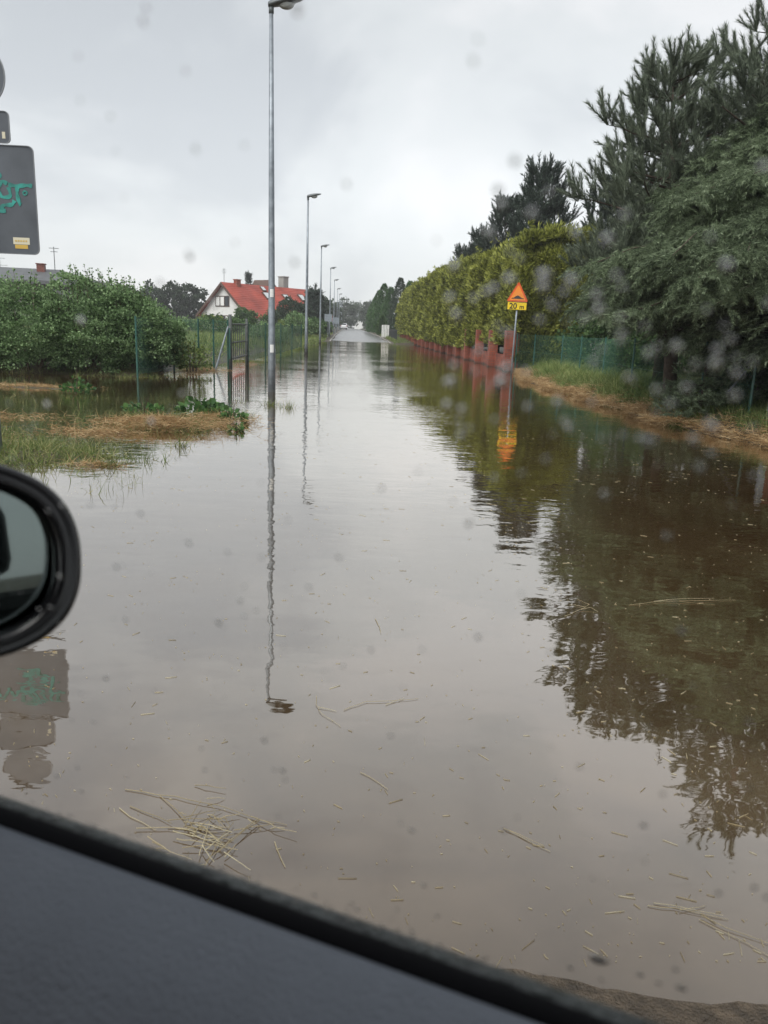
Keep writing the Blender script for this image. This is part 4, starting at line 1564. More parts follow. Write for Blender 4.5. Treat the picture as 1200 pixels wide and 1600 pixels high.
# columnar thujas and conifers beyond the hedge on the right
def column_tree(loc, h, r, label, mat, group, n=2200, leaf=0.35, tip=0.6):
    root = empty('thuja_tree', loc, label, 'thuja tree', group)
    t = RNG.random(n)
    prof = np.where(t < 0.3, 0.85 + 0.15 * t / 0.3, np.maximum(0.02, 1 - (t - 0.3) / 0.7) ** tip)
    a_ = RNG.uniform(0, 6.283, n)
    rr = r * prof * (1 + 0.16 * np.sin(a_ * 5 + t * 9)) * (1 - RNG.exponential(0.12, n))
    P_ = np.stack([rr * np.cos(a_), rr * np.sin(a_), h * (0.03 + 0.97 * t)], 1)
    A_ = unit(np.stack([np.cos(a_) * .45, np.sin(a_) * .45, np.full(n, .9)], 1) + RNG.normal(0, .25, (n, 3)))
    pv, pf = fan_proto(9, 4)
    V, F_ = bake(pv, pf, frames(A_, RNG.uniform(.6, 1.25, n) * leaf), P_)
    fastmesh('crown', V, F_, mat, root)
    b = MB()
    b.tube([(0, 0, -0.2), (0, 0, h * 0.8)], [0.12, 0.03], 6)
    b.build('trunk', M['bark'], root)
    return root


ct = [(7.9, 104, 7.0, 1.5, 'tall thuja tree right beside the hedge end', 'thuja_green'), (6.9, 109, 7.6, 1.5, 'tall pointed thuja tree, third from the right beyond the hedge', 'leaf_dark'),
      (5.9, 114, 6.6, 1.4, 'thuja tree in the middle of the dark group', 'thuja_green'), (5.2, 121, 7.4, 1.5, 'thuja tree left of the middle of the dark group', 'thuja_green'),
      (4.9, 131, 6.9, 1.6, 'broad thuja at the left of the dark group', 'thuja_green'), (4.7, 143, 6.2, 1.6, 'thuja stepping down towards the road end', 'thuja_green'),
      (4.9, 158, 5.8, 1.6, 'small thuja near the road end', 'leaf_far'), (3.0 + 1.6, 110, 2.6, 0.65, 'small clipped cone thuja at the kerb', 'leaf_mid'),
      (9.6, 98, 5.6, 1.8, 'thuja behind the black bar fence', 'thuja_green'), (8.9, 88, 4.9, 1.7, 'leafy thuja above the black bar fence', 'leaf_mid'),
      (5.6, 176, 6.4, 2.2, 'last thuja before the small white house', 'leaf_far')]
for x, y, h, r, lb, mt in ct:
    column_tree((x, y, 0.35), h, r, lb, M[mt], 'thuja trees beyond the hedge')

# ------------------------------------------------------------------ far right fences, white slats
wg = empty('white_slat_gate', (4.35, 94, 0.3), 'white vertical slat gate at the far end of the hedge', 'gate')
for k in range(5):
    b = MB()
    b.box((k * 0.185 - 0.42, 0.0, 0.12), (k * 0.185 - 0.28, 0.05, 1.5))
    b.build('slat', M['white'], wg)
b = MB()
b.box((-0.46, -0.02, 0.0), (0.52, 0.07, 0.115))
b.build('plinth', M['render_grey'], wg)
bb = empty('black_bar_fence', (4.75, 77.5, 0.2), 'black metal bar fence between the brick fence and the white gate', 'fence')
b = MB()
for k in range(62):
    b.tube([(0, 0.1 + k * 0.25, 0.0), (0, 0.1 + k * 0.25, 1.15)], 0.022, 5)
b.build('bar', M['gate_bars'], bb)
b = MB()
for z in (0.15, 1.0):
    b.box((-0.025, 0, z), (0.025, 15.8, z + 0.05))
b.build('rail', M['gate_bars'], bb)

# ------------------------------------------------------------------ houses
def gable_house(name, loc, ang, W, L, eave, apex, label, wall, roof, windows=True):
    """x local = across the gable, y local = along the ridge (away)"""
    r = empty(name, loc, label, 'house', None, rz=-ang)
    w_ = MB()
    hw = W / 2
    v = [(-hw, 0, 0), (hw, 0, 0), (hw, 0, eave), (0, 0, apex), (-hw, 0, eave)]
    v2 = [(x, L, z) for x, y, z in v]
    w_.addvf(v + v2, [(0, 1, 2, 3, 4), (9, 8, 7, 6, 5), (0, 5, 6, 1), (1, 6, 7, 2), (0, 4, 9, 5)])
    w_.build('wall', wall, r)
    ro = MB()
    oh, ov, th = 0.55, 0.6, 0.16
    sl_ = (apex - eave) / hw
    for s in (-1, 1):
        xe = s * (hw + oh)
        ze = eave - sl_ * oh
        v = [(0, -ov, apex + 0.02), (xe, -ov, ze + 0.02), (xe, L + ov, ze + 0.02), (0, L + ov, apex + 0.02)]
        v += [(x, y, z + th) for x, y, z in v]
        f = [(0, 3, 2, 1), (4, 5, 6, 7), (0, 1, 5, 4), (1, 2, 6, 5), (2, 3, 7, 6)]
        ro.addvf(v, f)
    ro_o = ro.build('roof', roof, r)
    bb_ = MB()
    for s in (-1, 1):
        xe = s * (hw + oh + 0.03)
        ze = eave - sl_ * oh
        v = [(0, -ov - 0.05, apex - 0.22), (xe, -ov - 0.05, ze - 0.22), (xe, -ov - 0.05, ze + 0.2), (0, -ov - 0.05, apex + 0.2)]
        v += [(x, y + 0.04, z) for x, y, z in v]
        bb_.addvf(v, [(0, 1, 2, 3), (7, 6, 5, 4), (0, 4, 5, 1), (1, 5, 6, 2), (2, 6, 7, 3), (3, 7, 4, 0)])
    bb_.build('bargeboard', M['wood_dark'], r)
    return r, ro_o, sl_


hs_, rf_, slp = gable_house('red_roof_house', (-17.9, 115, 0.3), rad(40), 10.0, 17.4, 2.25, 6.45,
                            'white house with a long red tiled roof and three skylights', M['render_white'], M['tiles'])


def window(parent, x0, x1, z0, z1, n, y=-0.03, shut=None):
    b = MB()
    t = 0.09
    b.box((x0, y - 0.04, z0), (x1, y, z0 + t))
    b.box((x0, y - 0.04, z1 - t), (x1, y, z1))
    for k in range(n + 1):
        xx = x0 + (x1 - x0 - t) * k / n
        b.box((xx, y - 0.043, z0 + t + .001), (xx + t, y - 0.001, z1 - t - .001))
    f = b.build('window', M['wood_dark'], parent)
    b = MB()
    b.box((x0 + 0.02, y - 0.012, z0 + 0.02), (x1 - 0.02, y - 0.004, z1 - 0.02))
    b.build('pane', M['window_glass'], f)
    if shut:
        b = MB()
        for k in shut:
            xx = x0 + (x1 - x0 - t) * k / n + t + 0.06
            b.box((xx, y - 0.03, z0 + t + 0.06), (xx + (x1 - x0 - t) / n - t - 0.12, y - 0.016, z1 - t - 0.05))
        b.build('blind', M['white'], f)


window(hs_, -1.9, 1.1, 3.25, 4.75, 3, shut=(0, 1))
window(hs_, -4.3, -2.5, 0.5, 2.05, 2)
window(hs_, -1.8, 1.2, 0.5, 2.05, 3, shut=(2,))
ru = Matrix.Rotation(math.atan(slp), 4, 'Y')
for v_, d_, s in ((6.6, 0.36, 1.4), (10.6, 0.38, 1.4), (14.2, 0.34, 1.4), (6.9, 0.12, 0.9)):
    xx = 5.0 * d_
    zz = 6.45 - slp * xx
    b = MB()
    b.box((-0.55 * s, -0.42 * s, 0.16), (0.55 * s, 0.42 * s, 0.30), Matrix.Translation((xx, v_, zz)) @ ru)
    f = b.build('skylight', M['wood_dark'], rf_)
    b = MB()
    b.box((-0.42 * s, -0.32 * s, 0.29), (0.42 * s, 0.32 * s, 0.33), Matrix.Translation((xx, v_, zz)) @ ru)
    q = b.build('skylight_pane', M['skylight_glass'], rf_)
for x, y, wd, z1 in ((0.3, 2.2, 0.36, 7.05), (-0.7, 12.6, 0.55, 8.2)):
    b = MB()
    b.box((x - wd, y - wd, 5.6), (x + wd, y + wd, z1))
    b.box((x - wd - .08, y - wd - .08, z1 + .002), (x + wd + .08, y + wd + .08, z1 + 0.12))
    b.build('chimney', M['brick'] if wd < .5 else M['render_grey'], hs_)
b = MB()
v = [(-0.3, 8.3, 6.2), (-0.3, 11.2, 6.2), (-0.3, 9.75, 7.6), (-4.2, 8.3, 5.0), (-4.2, 11.2, 5.0), (-4.2, 9.75, 7.6)]
b.addvf(v, [(0, 1, 2), (0, 2, 5, 3), (1, 4, 5, 2), (3, 5, 4)])
b.build('dormer', M['wood_dark'], hs_)
b = MB()
b.tube([(0, 0, 6.3), (0, 0, 8.5)], 0.035, 5)
for z, l in ((8.4, .35), (8.15, .5), (7.9, .4)):
    b.tube([(-l, 0.01, z), (l, 0.01, z)], 0.02, 4)
b.build('antenna', M['steel_dark'], hs_)
b = MB()
b.tube([(0, 9.4, 7.0), (0, 9.4, 9.0)], 0.035, 5)
b.tube([(-.4, 9.41, 8.8), (.4, 9.41, 8.8)], 0.02, 4)
b.build('antenna', M['steel_dark'], hs_)
h2, rf2, s2 = gable_house('red_roof_house', (-8.9, 139, 0.3), rad(62), 5.0, 2.6, 4.4, 6.4, 'small red roofed house behind the right end of the long roof', M['render_grey'], M['tiles'])
h3, rf3, s3 = gable_house('white_house', (8.2, 300, 0.4), rad(-20), 7.0, 8.0, 4.6, 7.6, 'tiny white house far down at the road end', M['render_white'], M['roof_dark'])
window(h3, -1.0, 1.0, 2.6, 4.2, 2)
conifer('slim_spruce', (-17.6, 140, 0.3), 9.6, lambda t: 0.7 * max(0.1, 1 - t), 'slim dark spruce top poking above the red roof', 'spruce tree', M['pine_dark'], None, whorl=0.5, per=6, shoot=0.5, dens=0.6, up=0.3, z0=5.0, protos=BR_LOW, trunk_r=0.1)

# low house with dark hipped roof at far left
dh = empty('dark_roof_house', (-24.0, 62, 0.85), 'grey house with low dark hipped roof and brick chimney behind the thicket', 'house', rz=rad(8))
b = MB()
b.box((-7, -4.5, 0), (5.2, 4.5, 2.75))
b.build('wall', M['render_grey'], dh)
b = MB()
ov = 0.9
e_ = [(-7 - ov, -4.5 - ov, 2.7), (5.2 + ov, -4.5 - ov, 2.7), (5.2 + ov, 4.5 + ov, 2.7), (-7 - ov, 4.5 + ov, 2.7)]
ee_ = [(x, y, 2.95) for x, y, z in e_]
v = e_ + ee_ + [(-3.4, 0, 4.0), (1.9, 0, 4.0)]
b.addvf(v, [(0, 1, 5, 4), (1, 2, 6, 5), (2, 3, 7, 6), (3, 0, 4, 7), (4, 5, 9, 8), (5, 6, 9), (6, 7, 8, 9), (7, 4, 8), (3, 2, 1, 0)])
b.build('roof', M['roof_dark'], dh)
b = MB()
b.box((0.6, -1.5, 3.3), (1.15, -1.0, 4.25))
b.box((0.55, -1.55, 4.252), (1.2, -0.95, 4.32))
b.build('chimney', M['rust'], dh)
b = MB()
b.tube([(1.7, -0.6, 3.5), (1.7, -0.6, 5.6)], 0.03, 5)
b.tube([(1.35, -0.59, 5.5), (2.05, -0.59, 5.5)], 0.02, 4)
b.tube([(1.45, -0.59, 5.25), (1.95, -0.59, 5.25)], 0.02, 4)
b.build('antenna', M['steel_dark'], dh)
b = MB()
b.box((2.6, -4.56, 0.9), (4.2, -4.51, 2.2))
wf = b.build('window', M['wood_dark'], dh)
b = MB()
b.box((2.7, -4.60, 1.0), (4.1, -4.565, 2.1))
b.build('pane', M['window_glass'], wf)
# small porch roof
b = MB()
v = [(1.8, -6.2, 2.15), (6.4, -6.2, 1.75), (6.4, -4.6, 1.95), (1.8, -4.6, 2.45)]
v += [(x, y, z + 0.12) for x, y, z in v]
b.addvf(v, [(0, 3, 2, 1), (4, 5, 6, 7), (0, 1, 5, 4), (1, 2, 6, 5), (2, 3, 7, 6), (3, 0, 4, 7)])
b.build('porch_roof', M['roof_dark'], dh)

# far transmission towers
for k, (x, lb) in enumerate(((-168, 'left one of two faint pylons above the dark roof'), (-158, 'right one of two faint pylons above the dark roof'))):
    r = empty('pylon', (x, 370, 0.4), lb, 'pylon', 'faint pylons at the far left')
    b = MB()
    for sx in (-1.2, 1.2):
        b.tube([(sx, 0, 0), (sx * 0.2, 0, 27)], 0.16, 4)
    for q in range(8):
        z = 2 + q * 3
        w0 = 1.2 * (1 - z / 34)
        b.tube([(-w0, 0.05, z), (w0, 0.05, z + 3)], 0.08, 4)
    b.build('mast', M['pylon'], r)
    b = MB()
    for z, l in ((22, 3.6), (25, 2.6)):
        b.tube([(-l, 0.2, z), (l, 0.2, z)], 0.13, 4)
    b.build('crossarm', M['pylon'], r)

# ------------------------------------------------------------------ parked cars far down the road
def make_car(loc, rz, label):
    r = empty('parked_car', loc, label, 'car', 'cars parked down the road', rz=rz)
    prof = [(-2.0, 0.35), (-2.05, 0.75), (-1.95, 1.0), (-1.55, 1.08), (-1.2, 1.45), (0.35, 1.48), (1.0, 1.02), (1.85, 0.85), (2.05, 0.65), (2.05, 0.35)]
    b = MB()
    n = len(prof)
    v = []
    for s, sc in ((-0.85, 1), (0.85, 1)):
        v += [(s * (0.86 if z > 1.1 else 1), x, z) for x, z in prof]
    b.addvf(v, [tuple(range(n)), tuple(range(2 * n - 1, n - 1, -1))] + [(i, i + n, (i + 1) % n + n, (i + 1) % n) for i in range(n)])
    b.build('body', M['car_white'], r, bevel=0.05)
    b = MB()
    b.addvf([(-0.66, -1.66, 1.1), (0.66, -1.66, 1.1), (0.6, -1.36, 1.40), (-0.6, -1.36, 1.40)], [(0, 1, 2, 3)])
    for s in (-1, 1):
        b.addvf([(s * .80, -1.3, 1.08), (s * .80, 0.8, 1.08), (s * .755, 0.3, 1.40), (s * .755, -1.1, 1.40)], [(0, 1, 2, 3)])
    b.build('window', M['window_glass'], r)
    for s in (-1, 1):
        for y in (-1.3, 1.35):
            b = MB()
            b.tube([(s * 0.68, y, 0.33), (s * 0.88, y, 0.33)], 0.33, 16)
            wl = b.build('wheel', M['rubber'], r)
            b = MB()
            b.tube([(s * 0.86, y, 0.33), (s * 0.895, y, 0.33)], 0.19, 12)
            b.build('rim', M['steel'], wl)
        b = MB()
        b.box((s * 0.72 - 0.1, -2.09, 0.78), (s * 0.72 + 0.1, -2.0, 0.98))
        b.build('tail_light', M['car_red_light'], r)
    return r


make_car((-1.35, 196, 0.66), rad(3), 'white parked car at the left kerb below the far lamps')
make_car((2.1, 330, 0.66), rad(0), 'tiny white car in the middle of the far road end')

# ------------------------------------------------------------------ grass, straw and weeds
def blade(seed, segs=3, bend=0.5):
    v, f = [], []
    for i in range(segs + 1):
        t = i / segs
        wdt = 0.5 * (1 - t) ** 0.7
        x = bend * t * t
        z = t * (1 - 0.25 * bend * t)
        v += [(x, wdt, z), (x, -wdt, z)]
    for i in range(segs):
        f.append((2 * i, 2 * i + 1, 2 * i + 3, 2 * i + 2))
    return np.array(v, float), np.array(f)


def blades(P_, length, width, bend=0.5, tilt=0.35, flat=0.0):
    n = len(P_)
    pv, pf = blade(0, 3, bend)
    ax = unit(RNG.normal(0, tilt, (n, 3)) * [1, 1, 0.2] + [0, 0, 1 - flat])
    R = frames(ax, 1.0)
    L = np.broadcast_to(length, (n,)) * RNG.uniform(0.5, 1.25, n)
    W = np.broadcast_to(width, (n,)) * RNG.uniform(0.7, 1.3, n)
    R = R * np.stack([L, W, L], 1)[:, None, :]
    return bake(pv, pf, R, P_)


def scatter(n, x0, x1, y0, y1, cond):
    x = RNG.uniform(x0, x1, n)
    y = RNG.uniform(y0, y1, n)
    k = cond(x, y)
    x, y = x[k], y[k]
    return x, y


# turf breaking the surface on the left
def lcond(x, y):
    z = gz(x, y)
    d = np.clip((z + 0.065) / 0.06, 0, 1)
    tuft = (nz(x, y, 4.0, 11) > np.where(z > 0.0, -1.2, -0.25))
    near_pole = (x < -1.75)
    d = d * np.where(y > 12.6, 0.28, 1.0)
    return (RNG.random(len(x)) < d * d) & tuft & near_pole


x, y = scatter(150000, -9.5, -1.6, 6.6, 19, lcond)
z = np.maximum(gz(x, y), -0.02) - 0.01
V, F = blades(np.stack([x, y, z], 1), 0.15, 0.008, 0.8, 0.6)
tag(fastmesh('grass', V, F, M['grass']), 'green grass standing out of the water on the left verge', 'grass', kind='stuff')
n = 9000
x = RNG.uniform(-15, -4.7, n)
y = 19.6 + RNG.exponential(0.8, n)
k = gz(x, y) > -0.04
V, F = blades(np.stack([x[k], y[k], gz(x[k], y[k]) - 0.01], 1), 0.16, 0.010, 0.9, 0.7)
tag(fastmesh('bank_grass', V, F, M['grass']), 'short grass and litter under the bushes of the left thicket', 'grass', kind='stuff')
# sparse stalks around the islands, their tips above the water
x, y = scatter(5200, -6.5, -0.6, 6.2, 16, lambda x, y: (gz(x, y) > -0.10) & (nz(x, y, 2.2, 15) > 0.05) & (x < -1.0 - 0.0 * y))
V, F = blades(np.stack([x, y, np.full_like(x, -0.02)], 1), 0.15, 0.004, 0.5, 0.45)
tag(fastmesh('grass_stalks', V, F, M['grass']), 'sparse thin stalks poking through the flood round the turf islands', 'grass', kind='stuff')


def straw_mass(n, x, y, zfn, L=0.16, W=0.0055, lift=0.05, tilt=1.2):
    P_ = np.stack([x, y, zfn(x, y) + RNG.random(len(x)) * lift], 1)
    ax = unit(RNG.normal(0, 1, (len(x), 3)) * [1, 1, 0.28])
    pv, pf = blade(0, 2, 0.25)
    R = frames(ax, 1.0) * np.stack([np.full(len(x), 1.0), np.full(len(x), 1.0), np.full(len(x), 1.0)], 1)[:, None, :]
    Ls = L * RNG.uniform(.4, 1.4, len(x))
    R = frames(ax, 1.0) * np.stack([Ls, np.full(len(x), W) * 1.0, Ls], 1)[:, None, :]
    return bake(pv, pf, R, P_)


wz = lambda x, y: np.maximum(gz(x, y), 0.0)
parts = []
for cx, cy, sx, sy, n, lift in ((-2.65, 10.9, 0.75, 0.33, 6200, 0.13), (-1.95, 11.9, 0.42, 0.4, 1900, 0.10), (-3.3, 10.4, 0.5, 0.3, 1200, 0.04), (-6.5, 16.7, 0.8, 0.3, 1500, 0.04),
                          (-7.9, 16.9, 0.6, 0.25, 700, 0.03), (-5.8, 11.6, 1.2, 0.5, 1500, 0.04), (-4.6, 23.6, 0.6, 1.6, 1500, 0.05), (-2.6, 8.0, 0.25, 0.1, 300, 0.02),
                          (-4.3, 24.6, 0.5, 0.8, 700, 0.05), (-5.0, 9.0, 1.2, 1.2, 1400, 0.02)):
    x = RNG.normal(cx, sx * .6, n)
    y = RNG.normal(cy, sy * .6, n)
    k = nz(x, y, 3.5, 17) > -0.35
    parts.append(straw_mass(int(k.sum()), x[k], y[k], wz, 0.15, 0.006, lift))
V, F = merge(parts)
tag(fastmesh('straw_drift', V, F, M['straw']), 'orange brown straw washed up on the left turf islands', 'straw', kind='stuff')

# right bank: straw line along the water, tall grass behind
def shore_x(y):
    return 5.66 + 0.14 * np.sin(y * 1.7) + 0.10 * np.sin(y * 4.1) + 0.75 * np.clip((13.0 - y) / 3, 0, 1) + 0.95 * sm((y - 23.5) / 6.0)


n = 20000
y = RNG.uniform(9.0, 30.2, n)
x = shore_x(y) + RNG.exponential(0.24, n) - 0.12
k = (x < 7.6) & (nz(x, y, 2.6, 13) > -0.9)
x, y = x[k], y[k]
V, F = straw_mass(len(x), x, y, lambda a, b: wz(a, b) + 0.10 * np.maximum(0, nz(a, b, 2.2, 8)), 0.17, 0.008, 0.14)
tag(fastmesh('straw_line', V, F, M['straw']), 'tide line of brown straw along the right bank', 'straw', kind='stuff')
n = 40000
y = RNG.uniform(9.5, 30.3, n)
x = shore_x(y) + 0.30 + RNG.gamma(1.6, 0.9, n)
k = (x < 13) & (nz(x, y, 3, 21) > -0.8)
x, y = x[k], y[k]
V, F = blades(np.stack([x, y, gz(x, y) - 0.02], 1), 0.50 * (0.75 + 0.35 * nz(x, y, 1.2, 3))[:], 0.012, 0.8, 0.35)
tag(fastmesh('tall_grass', V, F, M['grass_tall']), 'tall light green grass behind the right fence', 'grass', kind='stuff')
# verge grass further down the road
n = 26000
yy = 45 + 75 * RNG.random(n) ** 1.3
side = RNG.random(n) < 0.72
xx = np.where(side, -2.3 - RNG.gamma(1.5, 1.3, n), 4.4 + RNG.gamma(1.2, 0.5, n))
k = np.where(side, gz(xx, yy) > -0.03, yy > 75)
xx, yy = xx[k], yy[k]
V, F = blades(np.stack([xx, yy, gz(xx, yy)], 1), 0.30, 0.035, 0.7, 0.4)
tag(fastmesh('verge_grass', V, F, M['grass_tall']), 'rough grass on the verges further down the road', 'grass', kind='stuff')
# garden meadow behind the left fence
n = 22000
xx = -4.6 - RNG.gamma(1.8, 3.2, n)
yy = RNG.uniform(26, 66, n)
V, F = blades(np.stack([xx, yy, gz(xx, yy)], 1), 0.45, 0.022, 0.7, 0.4)
tag(fastmesh('garden_grass', V, F, M['grass_tall']), 'rough garden grass behind the left fence', 'grass', kind='stuff')


def leafy_weed(loc, r, h, label, n=60, size=0.13):
    root = empty('dock_plant', loc, label, 'weed', 'broad leaved weeds on the flooded verge')
    a_ = RNG.uniform(0, 6.28, n)
    rr = r * RNG.random(n) ** .6
    P_ = np.stack([rr * np.cos(a_), rr * np.sin(a_), h * RNG.random(n) * (1 - rr / (r * 1.4))], 1)
    A_ = unit(np.stack([np.cos(a_), np.sin(a_), RNG.uniform(.2, 1.1, n)], 1) + RNG.normal(0, .3, (n, 3)))
    V, F_ = bake(LV, LF, frames(A_, RNG.uniform(.6, 1.2, n) * size), P_)
    fastmesh('leaf_rosette', V, F_, M['dock'], root)
    s = MB()
    for k in range(7):
        q = random.uniform(0, 6.28)
        s.tube([(0, 0, -0.03), (r * .5 * math.cos(q), r * .5 * math.sin(q), h * random.uniform(.6, 1.5))], [0.006, 0.002], 4)
    s.build('stem', M['twig'], root)


leafy_weed((-2.48, 13.2, 0.0), 0.36, 0.24, 'leafy dark weed clump behind the straw island', 110)
leafy_weed((-2.20, 12.95, 0.0), 0.26, 0.18, 'smaller leafy weed clump right of the dark clump', 60)
leafy_weed((-1.75, 11.9, 0.0), 0.18, 0.22, 'leafy weed at the right tip of the straw island', 60, 0.11)
leafy_weed((-1.55, 10.9, 0.0), 0.12, 0.12, 'small weed in the water below the straw island tip', 24, 0.09)
leafy_weed((-3.35, 12.9, 0.0), 0.34, 0.16, 'low grassy weed left of the dark leafy clump', 80, 0.09)
leafy_weed((-5.35, 15.6, 0.0), 0.32, 0.34, 'bushy weed standing alone in front of the thicket', 120, 0.10)
leafy_weed((-5.3, 10.6, 0.0), 0.22, 0.12, 'low bright green weed near the left edge', 60, 0.10)
# grasses round the lamp pole
for i, (x0_, y0_, lb) in enumerate(((-1.42, 14.6, 'green tuft standing in the water right of the nearest lamp'), (-1.62, 12.6, 'thin tuft in the water in front of the nearest lamp'),
                                   (-1.1, 14.2, 'sparse tuft right of the tuft beside the nearest lamp'), (-2.0, 9.4, 'thin stalk tuft in front of the straw island'),
                                   (-2.45, 8.0, 'thin tuft at the lower right of the turf'))):
    n = 60
    P_ = np.stack([RNG.normal(x0_, .07, n), RNG.normal(y0_, .07, n), np.full(n, -.02)], 1)
    V, F = blades(P_ - np.array([x0_, y0_, 0]), 0.2, 0.008, 0.8, 0.5)
    tag(fastmesh('grass_tuft', V, F, M['grass'], loc=(x0_, y0_, 0)), lb, 'grass tuft', 'grass tufts in the water')

# floating bits on the open water
n = 2400
x = RNG.uniform(-3.0, 4.5, n)
y = 1.55 + 11 * RNG.random(n) ** 1.9
x = x * (0.25 + y / 9)
L = 0.002 + RNG.exponential(0.006, n) + 0.045 * RNG.random(n) * (RNG.random(n) < 0.17)
an = RNG.normal(-0.7, 0.9, n)
ax = np.stack([np.cos(an), np.sin(an), np.zeros(n)], 1)
pv = np.array([(-0.5, 0, 0), (0, -0.5, 0.9), (0.5, 0, 0), (0, 0.5, 0.9), (0, 0, 1.2)], float)
pv = np.array([(-.5, -.5, 0), (.5, -.5, 0), (.5, .5, 0), (-.5, .5, 0), (-.5, 0, 1), (.5, 0, 1)], float)
pf = np.array([(0, 1, 5), (0, 5, 4), (3, 4, 5), (3, 5, 2), (0, 4, 3), (1, 2, 5)])
ay = np.stack([-np.sin(an), np.cos(an), np.zeros(n)], 1)
azv = np.tile([0, 0, 1.0], (n, 1))
W_ = RNG.uniform(0.0006, 0.0014, n) * (1 + y / 6)
R = np.stack([ax * L[:, None], ay * W_[:, None], azv * 0.002], 2)
V, F = bake(pv, pf, R, np.stack([x, y, np.full(n, 0.0012)], 1))
k_ = gz(x, y) < 0.0
tag(fastmesh('floating_chaff', V, F, M['straw_pale']), 'tiny pale bits of chaff and straw floating on the water', 'chaff', kind='stuff')


def stems(name, loc, lines, label, cat, mat, r=0.0022, group=None):
    b = MB()
    rj = random.Random(len(label) * 7 + len(lines))
    for raw in lines:
        pts = []
        for i in range(len(raw) - 1):
            L_ = math.dist(raw[i], raw[i + 1])
            for k in range(3):
                t = k / 3
                j_ = 0.0 if (i == 0 and k == 0) else L_ * 0.035
                pts.append(tuple(a_ + (c_ - a_) * t + (rj.uniform(-j_, j_) if q < 2 else 0) for q, (a_, c_) in enumerate(zip(raw[i], raw[i + 1]))))
        pts.append(raw[-1])
        pr = len(pts)
        b.tube([(px, py, 0.003 + pz) for px, py, pz in pts], [r * (1 - 0.5 * i / pr) for i in range(pr)], 5)
    o = b.build(name, mat, loc=loc)
    tag(o, label, cat, group)
    return o


# big tangle of straw at lower left
lines = []
rr_ = random.Random(5)
for k in range(48):
    cx, cy = rr_.gauss(0.02, 0.085), rr_.gauss(-0.02, 0.07)
    an_ = rr_.choice((rr_.gauss(-0.75, .3), rr_.gauss(-0.75, .4), rr_.gauss(0.9, .4), rr_.gauss(0.0, .4)))
    L_ = 0.03 + 0.2 * rr_.random() ** 2
    z0, z1 = rr_.uniform(0, 0.018), rr_.uniform(0, 0.018)
    dx, dy = math.cos(an_) * L_ / 2, math.sin(an_) * L_ / 2
    bow = rr_.uniform(-.012, .012)
    kx, ky = rr_.uniform(-.25, .25) * L_ * 0.5, rr_.uniform(-.25, .25) * L_ * 0.5
    if rr_.random() < 0.5:
        kx, ky = 0.0, 0.0
    lines.append([(cx - dx, cy - dy, z0), (cx - dx * .3 + kx * .6, cy - dy * .3 + ky * .6, (z0 + z1) / 2 + .003), (cx + dx * .3 + kx, cy + dy * .3 + ky, (z0 + z1) / 2 + .002), (cx + dx, cy + dy, z1)])
lines += [[(-0.29, 0.20, 0), (-0.12, 0.155, .003), (0.02, 0.11, .004), (0.17, 0.04, .002), (0.25, 0.02, 0)],
          [(-0.17, 0.165, 0), (-0.05, 0.03, .006), (0.10, -0.10, .004)],
          [(-0.28, 0.10, 0), (-0.14, -0.01, 0)], [(-0.25, 0.11, 0), (-0.10, 0.02, .003)],
          [(0.16, 0.035, .01), (0.09, -0.07, .014), (0.05, -0.13, .006)], [(0.165, 0.03, .01), (0.12, -0.03, .012), (0.06, -0.12, .008)],
          [(0.22, -0.06, 0), (0.26, -0.17, 0)], [(-0.20, -0.005, .004), (0.08, 0.0, .006)]]
stems('straw_tangle', (-0.40, 2.06, 0), lines, 'loose tangle of pale straw floating at the lower left', 'straw', M['straw_pale'], 0.0014)
stems('floating_stem', (1.92, 4.12, 0), [[(-.27, -.02, 0), (-.05, .05, .004), (.15, .06, .004), (.42, .10, 0)], [(-.10, .04, .003), (.15, .10, .004), (.30, .12, .002)], [(-.2, .0, .002), (-.22, -.05, 0)], [(.05, .05, .004), (.25, .01, 0)]],
      'long branching stem floating on the dark tree reflection', 'stem', M['straw_pale'], 0.0012)
stems('floating_stem', (1.36, 4.0, 0), [[(-.14, -.10, 0), (-.02, .0, .004), (.05, .08, .004), (.01, .18, 0)], [(-.02, .0, .004), (.04, .02, .01), (.07, -.02, 0)], [(.02, .04, .003), (-.06, .09, 0)]],
      'short forked twig floating left of the long stem', 'stem', M['straw_pale'], 0.0012)
stems('floating_stem', (-0.06, 2.78, 0), [[(-.035, .15, 0), (-.03, .07, .002), (-.01, .0, .002), (.07, -.10, 0)], [(-.02, .05, .002), (.05, .02, 0)]],
      'curved pale stem floating below the lamp reflection', 'stem', M['straw_pale'], 0.0012)
stems('floating_stem', (0.16, 2.86, 0), [[(-.14, -.05, 0), (-.05, .02, .002), (.06, .03, .002), (.17, .06, 0)], [(.03, .0, .0), (.11, .06, .002)]],
      'pale stem floating right of the lamp reflection', 'stem', M['straw_pale'], 0.0012)
stems('floating_stem', (0.20, 3.70, 0), [[(-.02, .11, 0), (.0, .0, .002), (.0, -.09, 0)]], 'thin bent straw floating in the middle of the water', 'stem', M['straw_pale'], 0.0015)
stems('floating_stem', (0.58, 2.0, 0), [[(-.06, .07, 0), (.06, -.04, 0)], [(-.055, .062, .002), (.045, -.015, .002)]], 'split straw floating at the lower right', 'stem', M['straw_pale'], 0.0010)
stems('floating_stem', (0.12, 2.32, 0), [[(-.04, .05, 0), (.05, -.05, 0)]], 'straight straw floating right of the straw tangle', 'stem', M['straw_pale'], 0.0012)
stems('floating_stem', (0.95, 1.72, 0), [[(-.10, .02, 0), (.0, .0, .003), (.10, -.03, 0)], [(-.08, .03, 0), (.09, -.02, .004)], [(-.02, .0, .004), (.06, .02, 0)]], 'bundle of straw at the lower right shore', 'straw', M['straw_pale'], 0.0010)
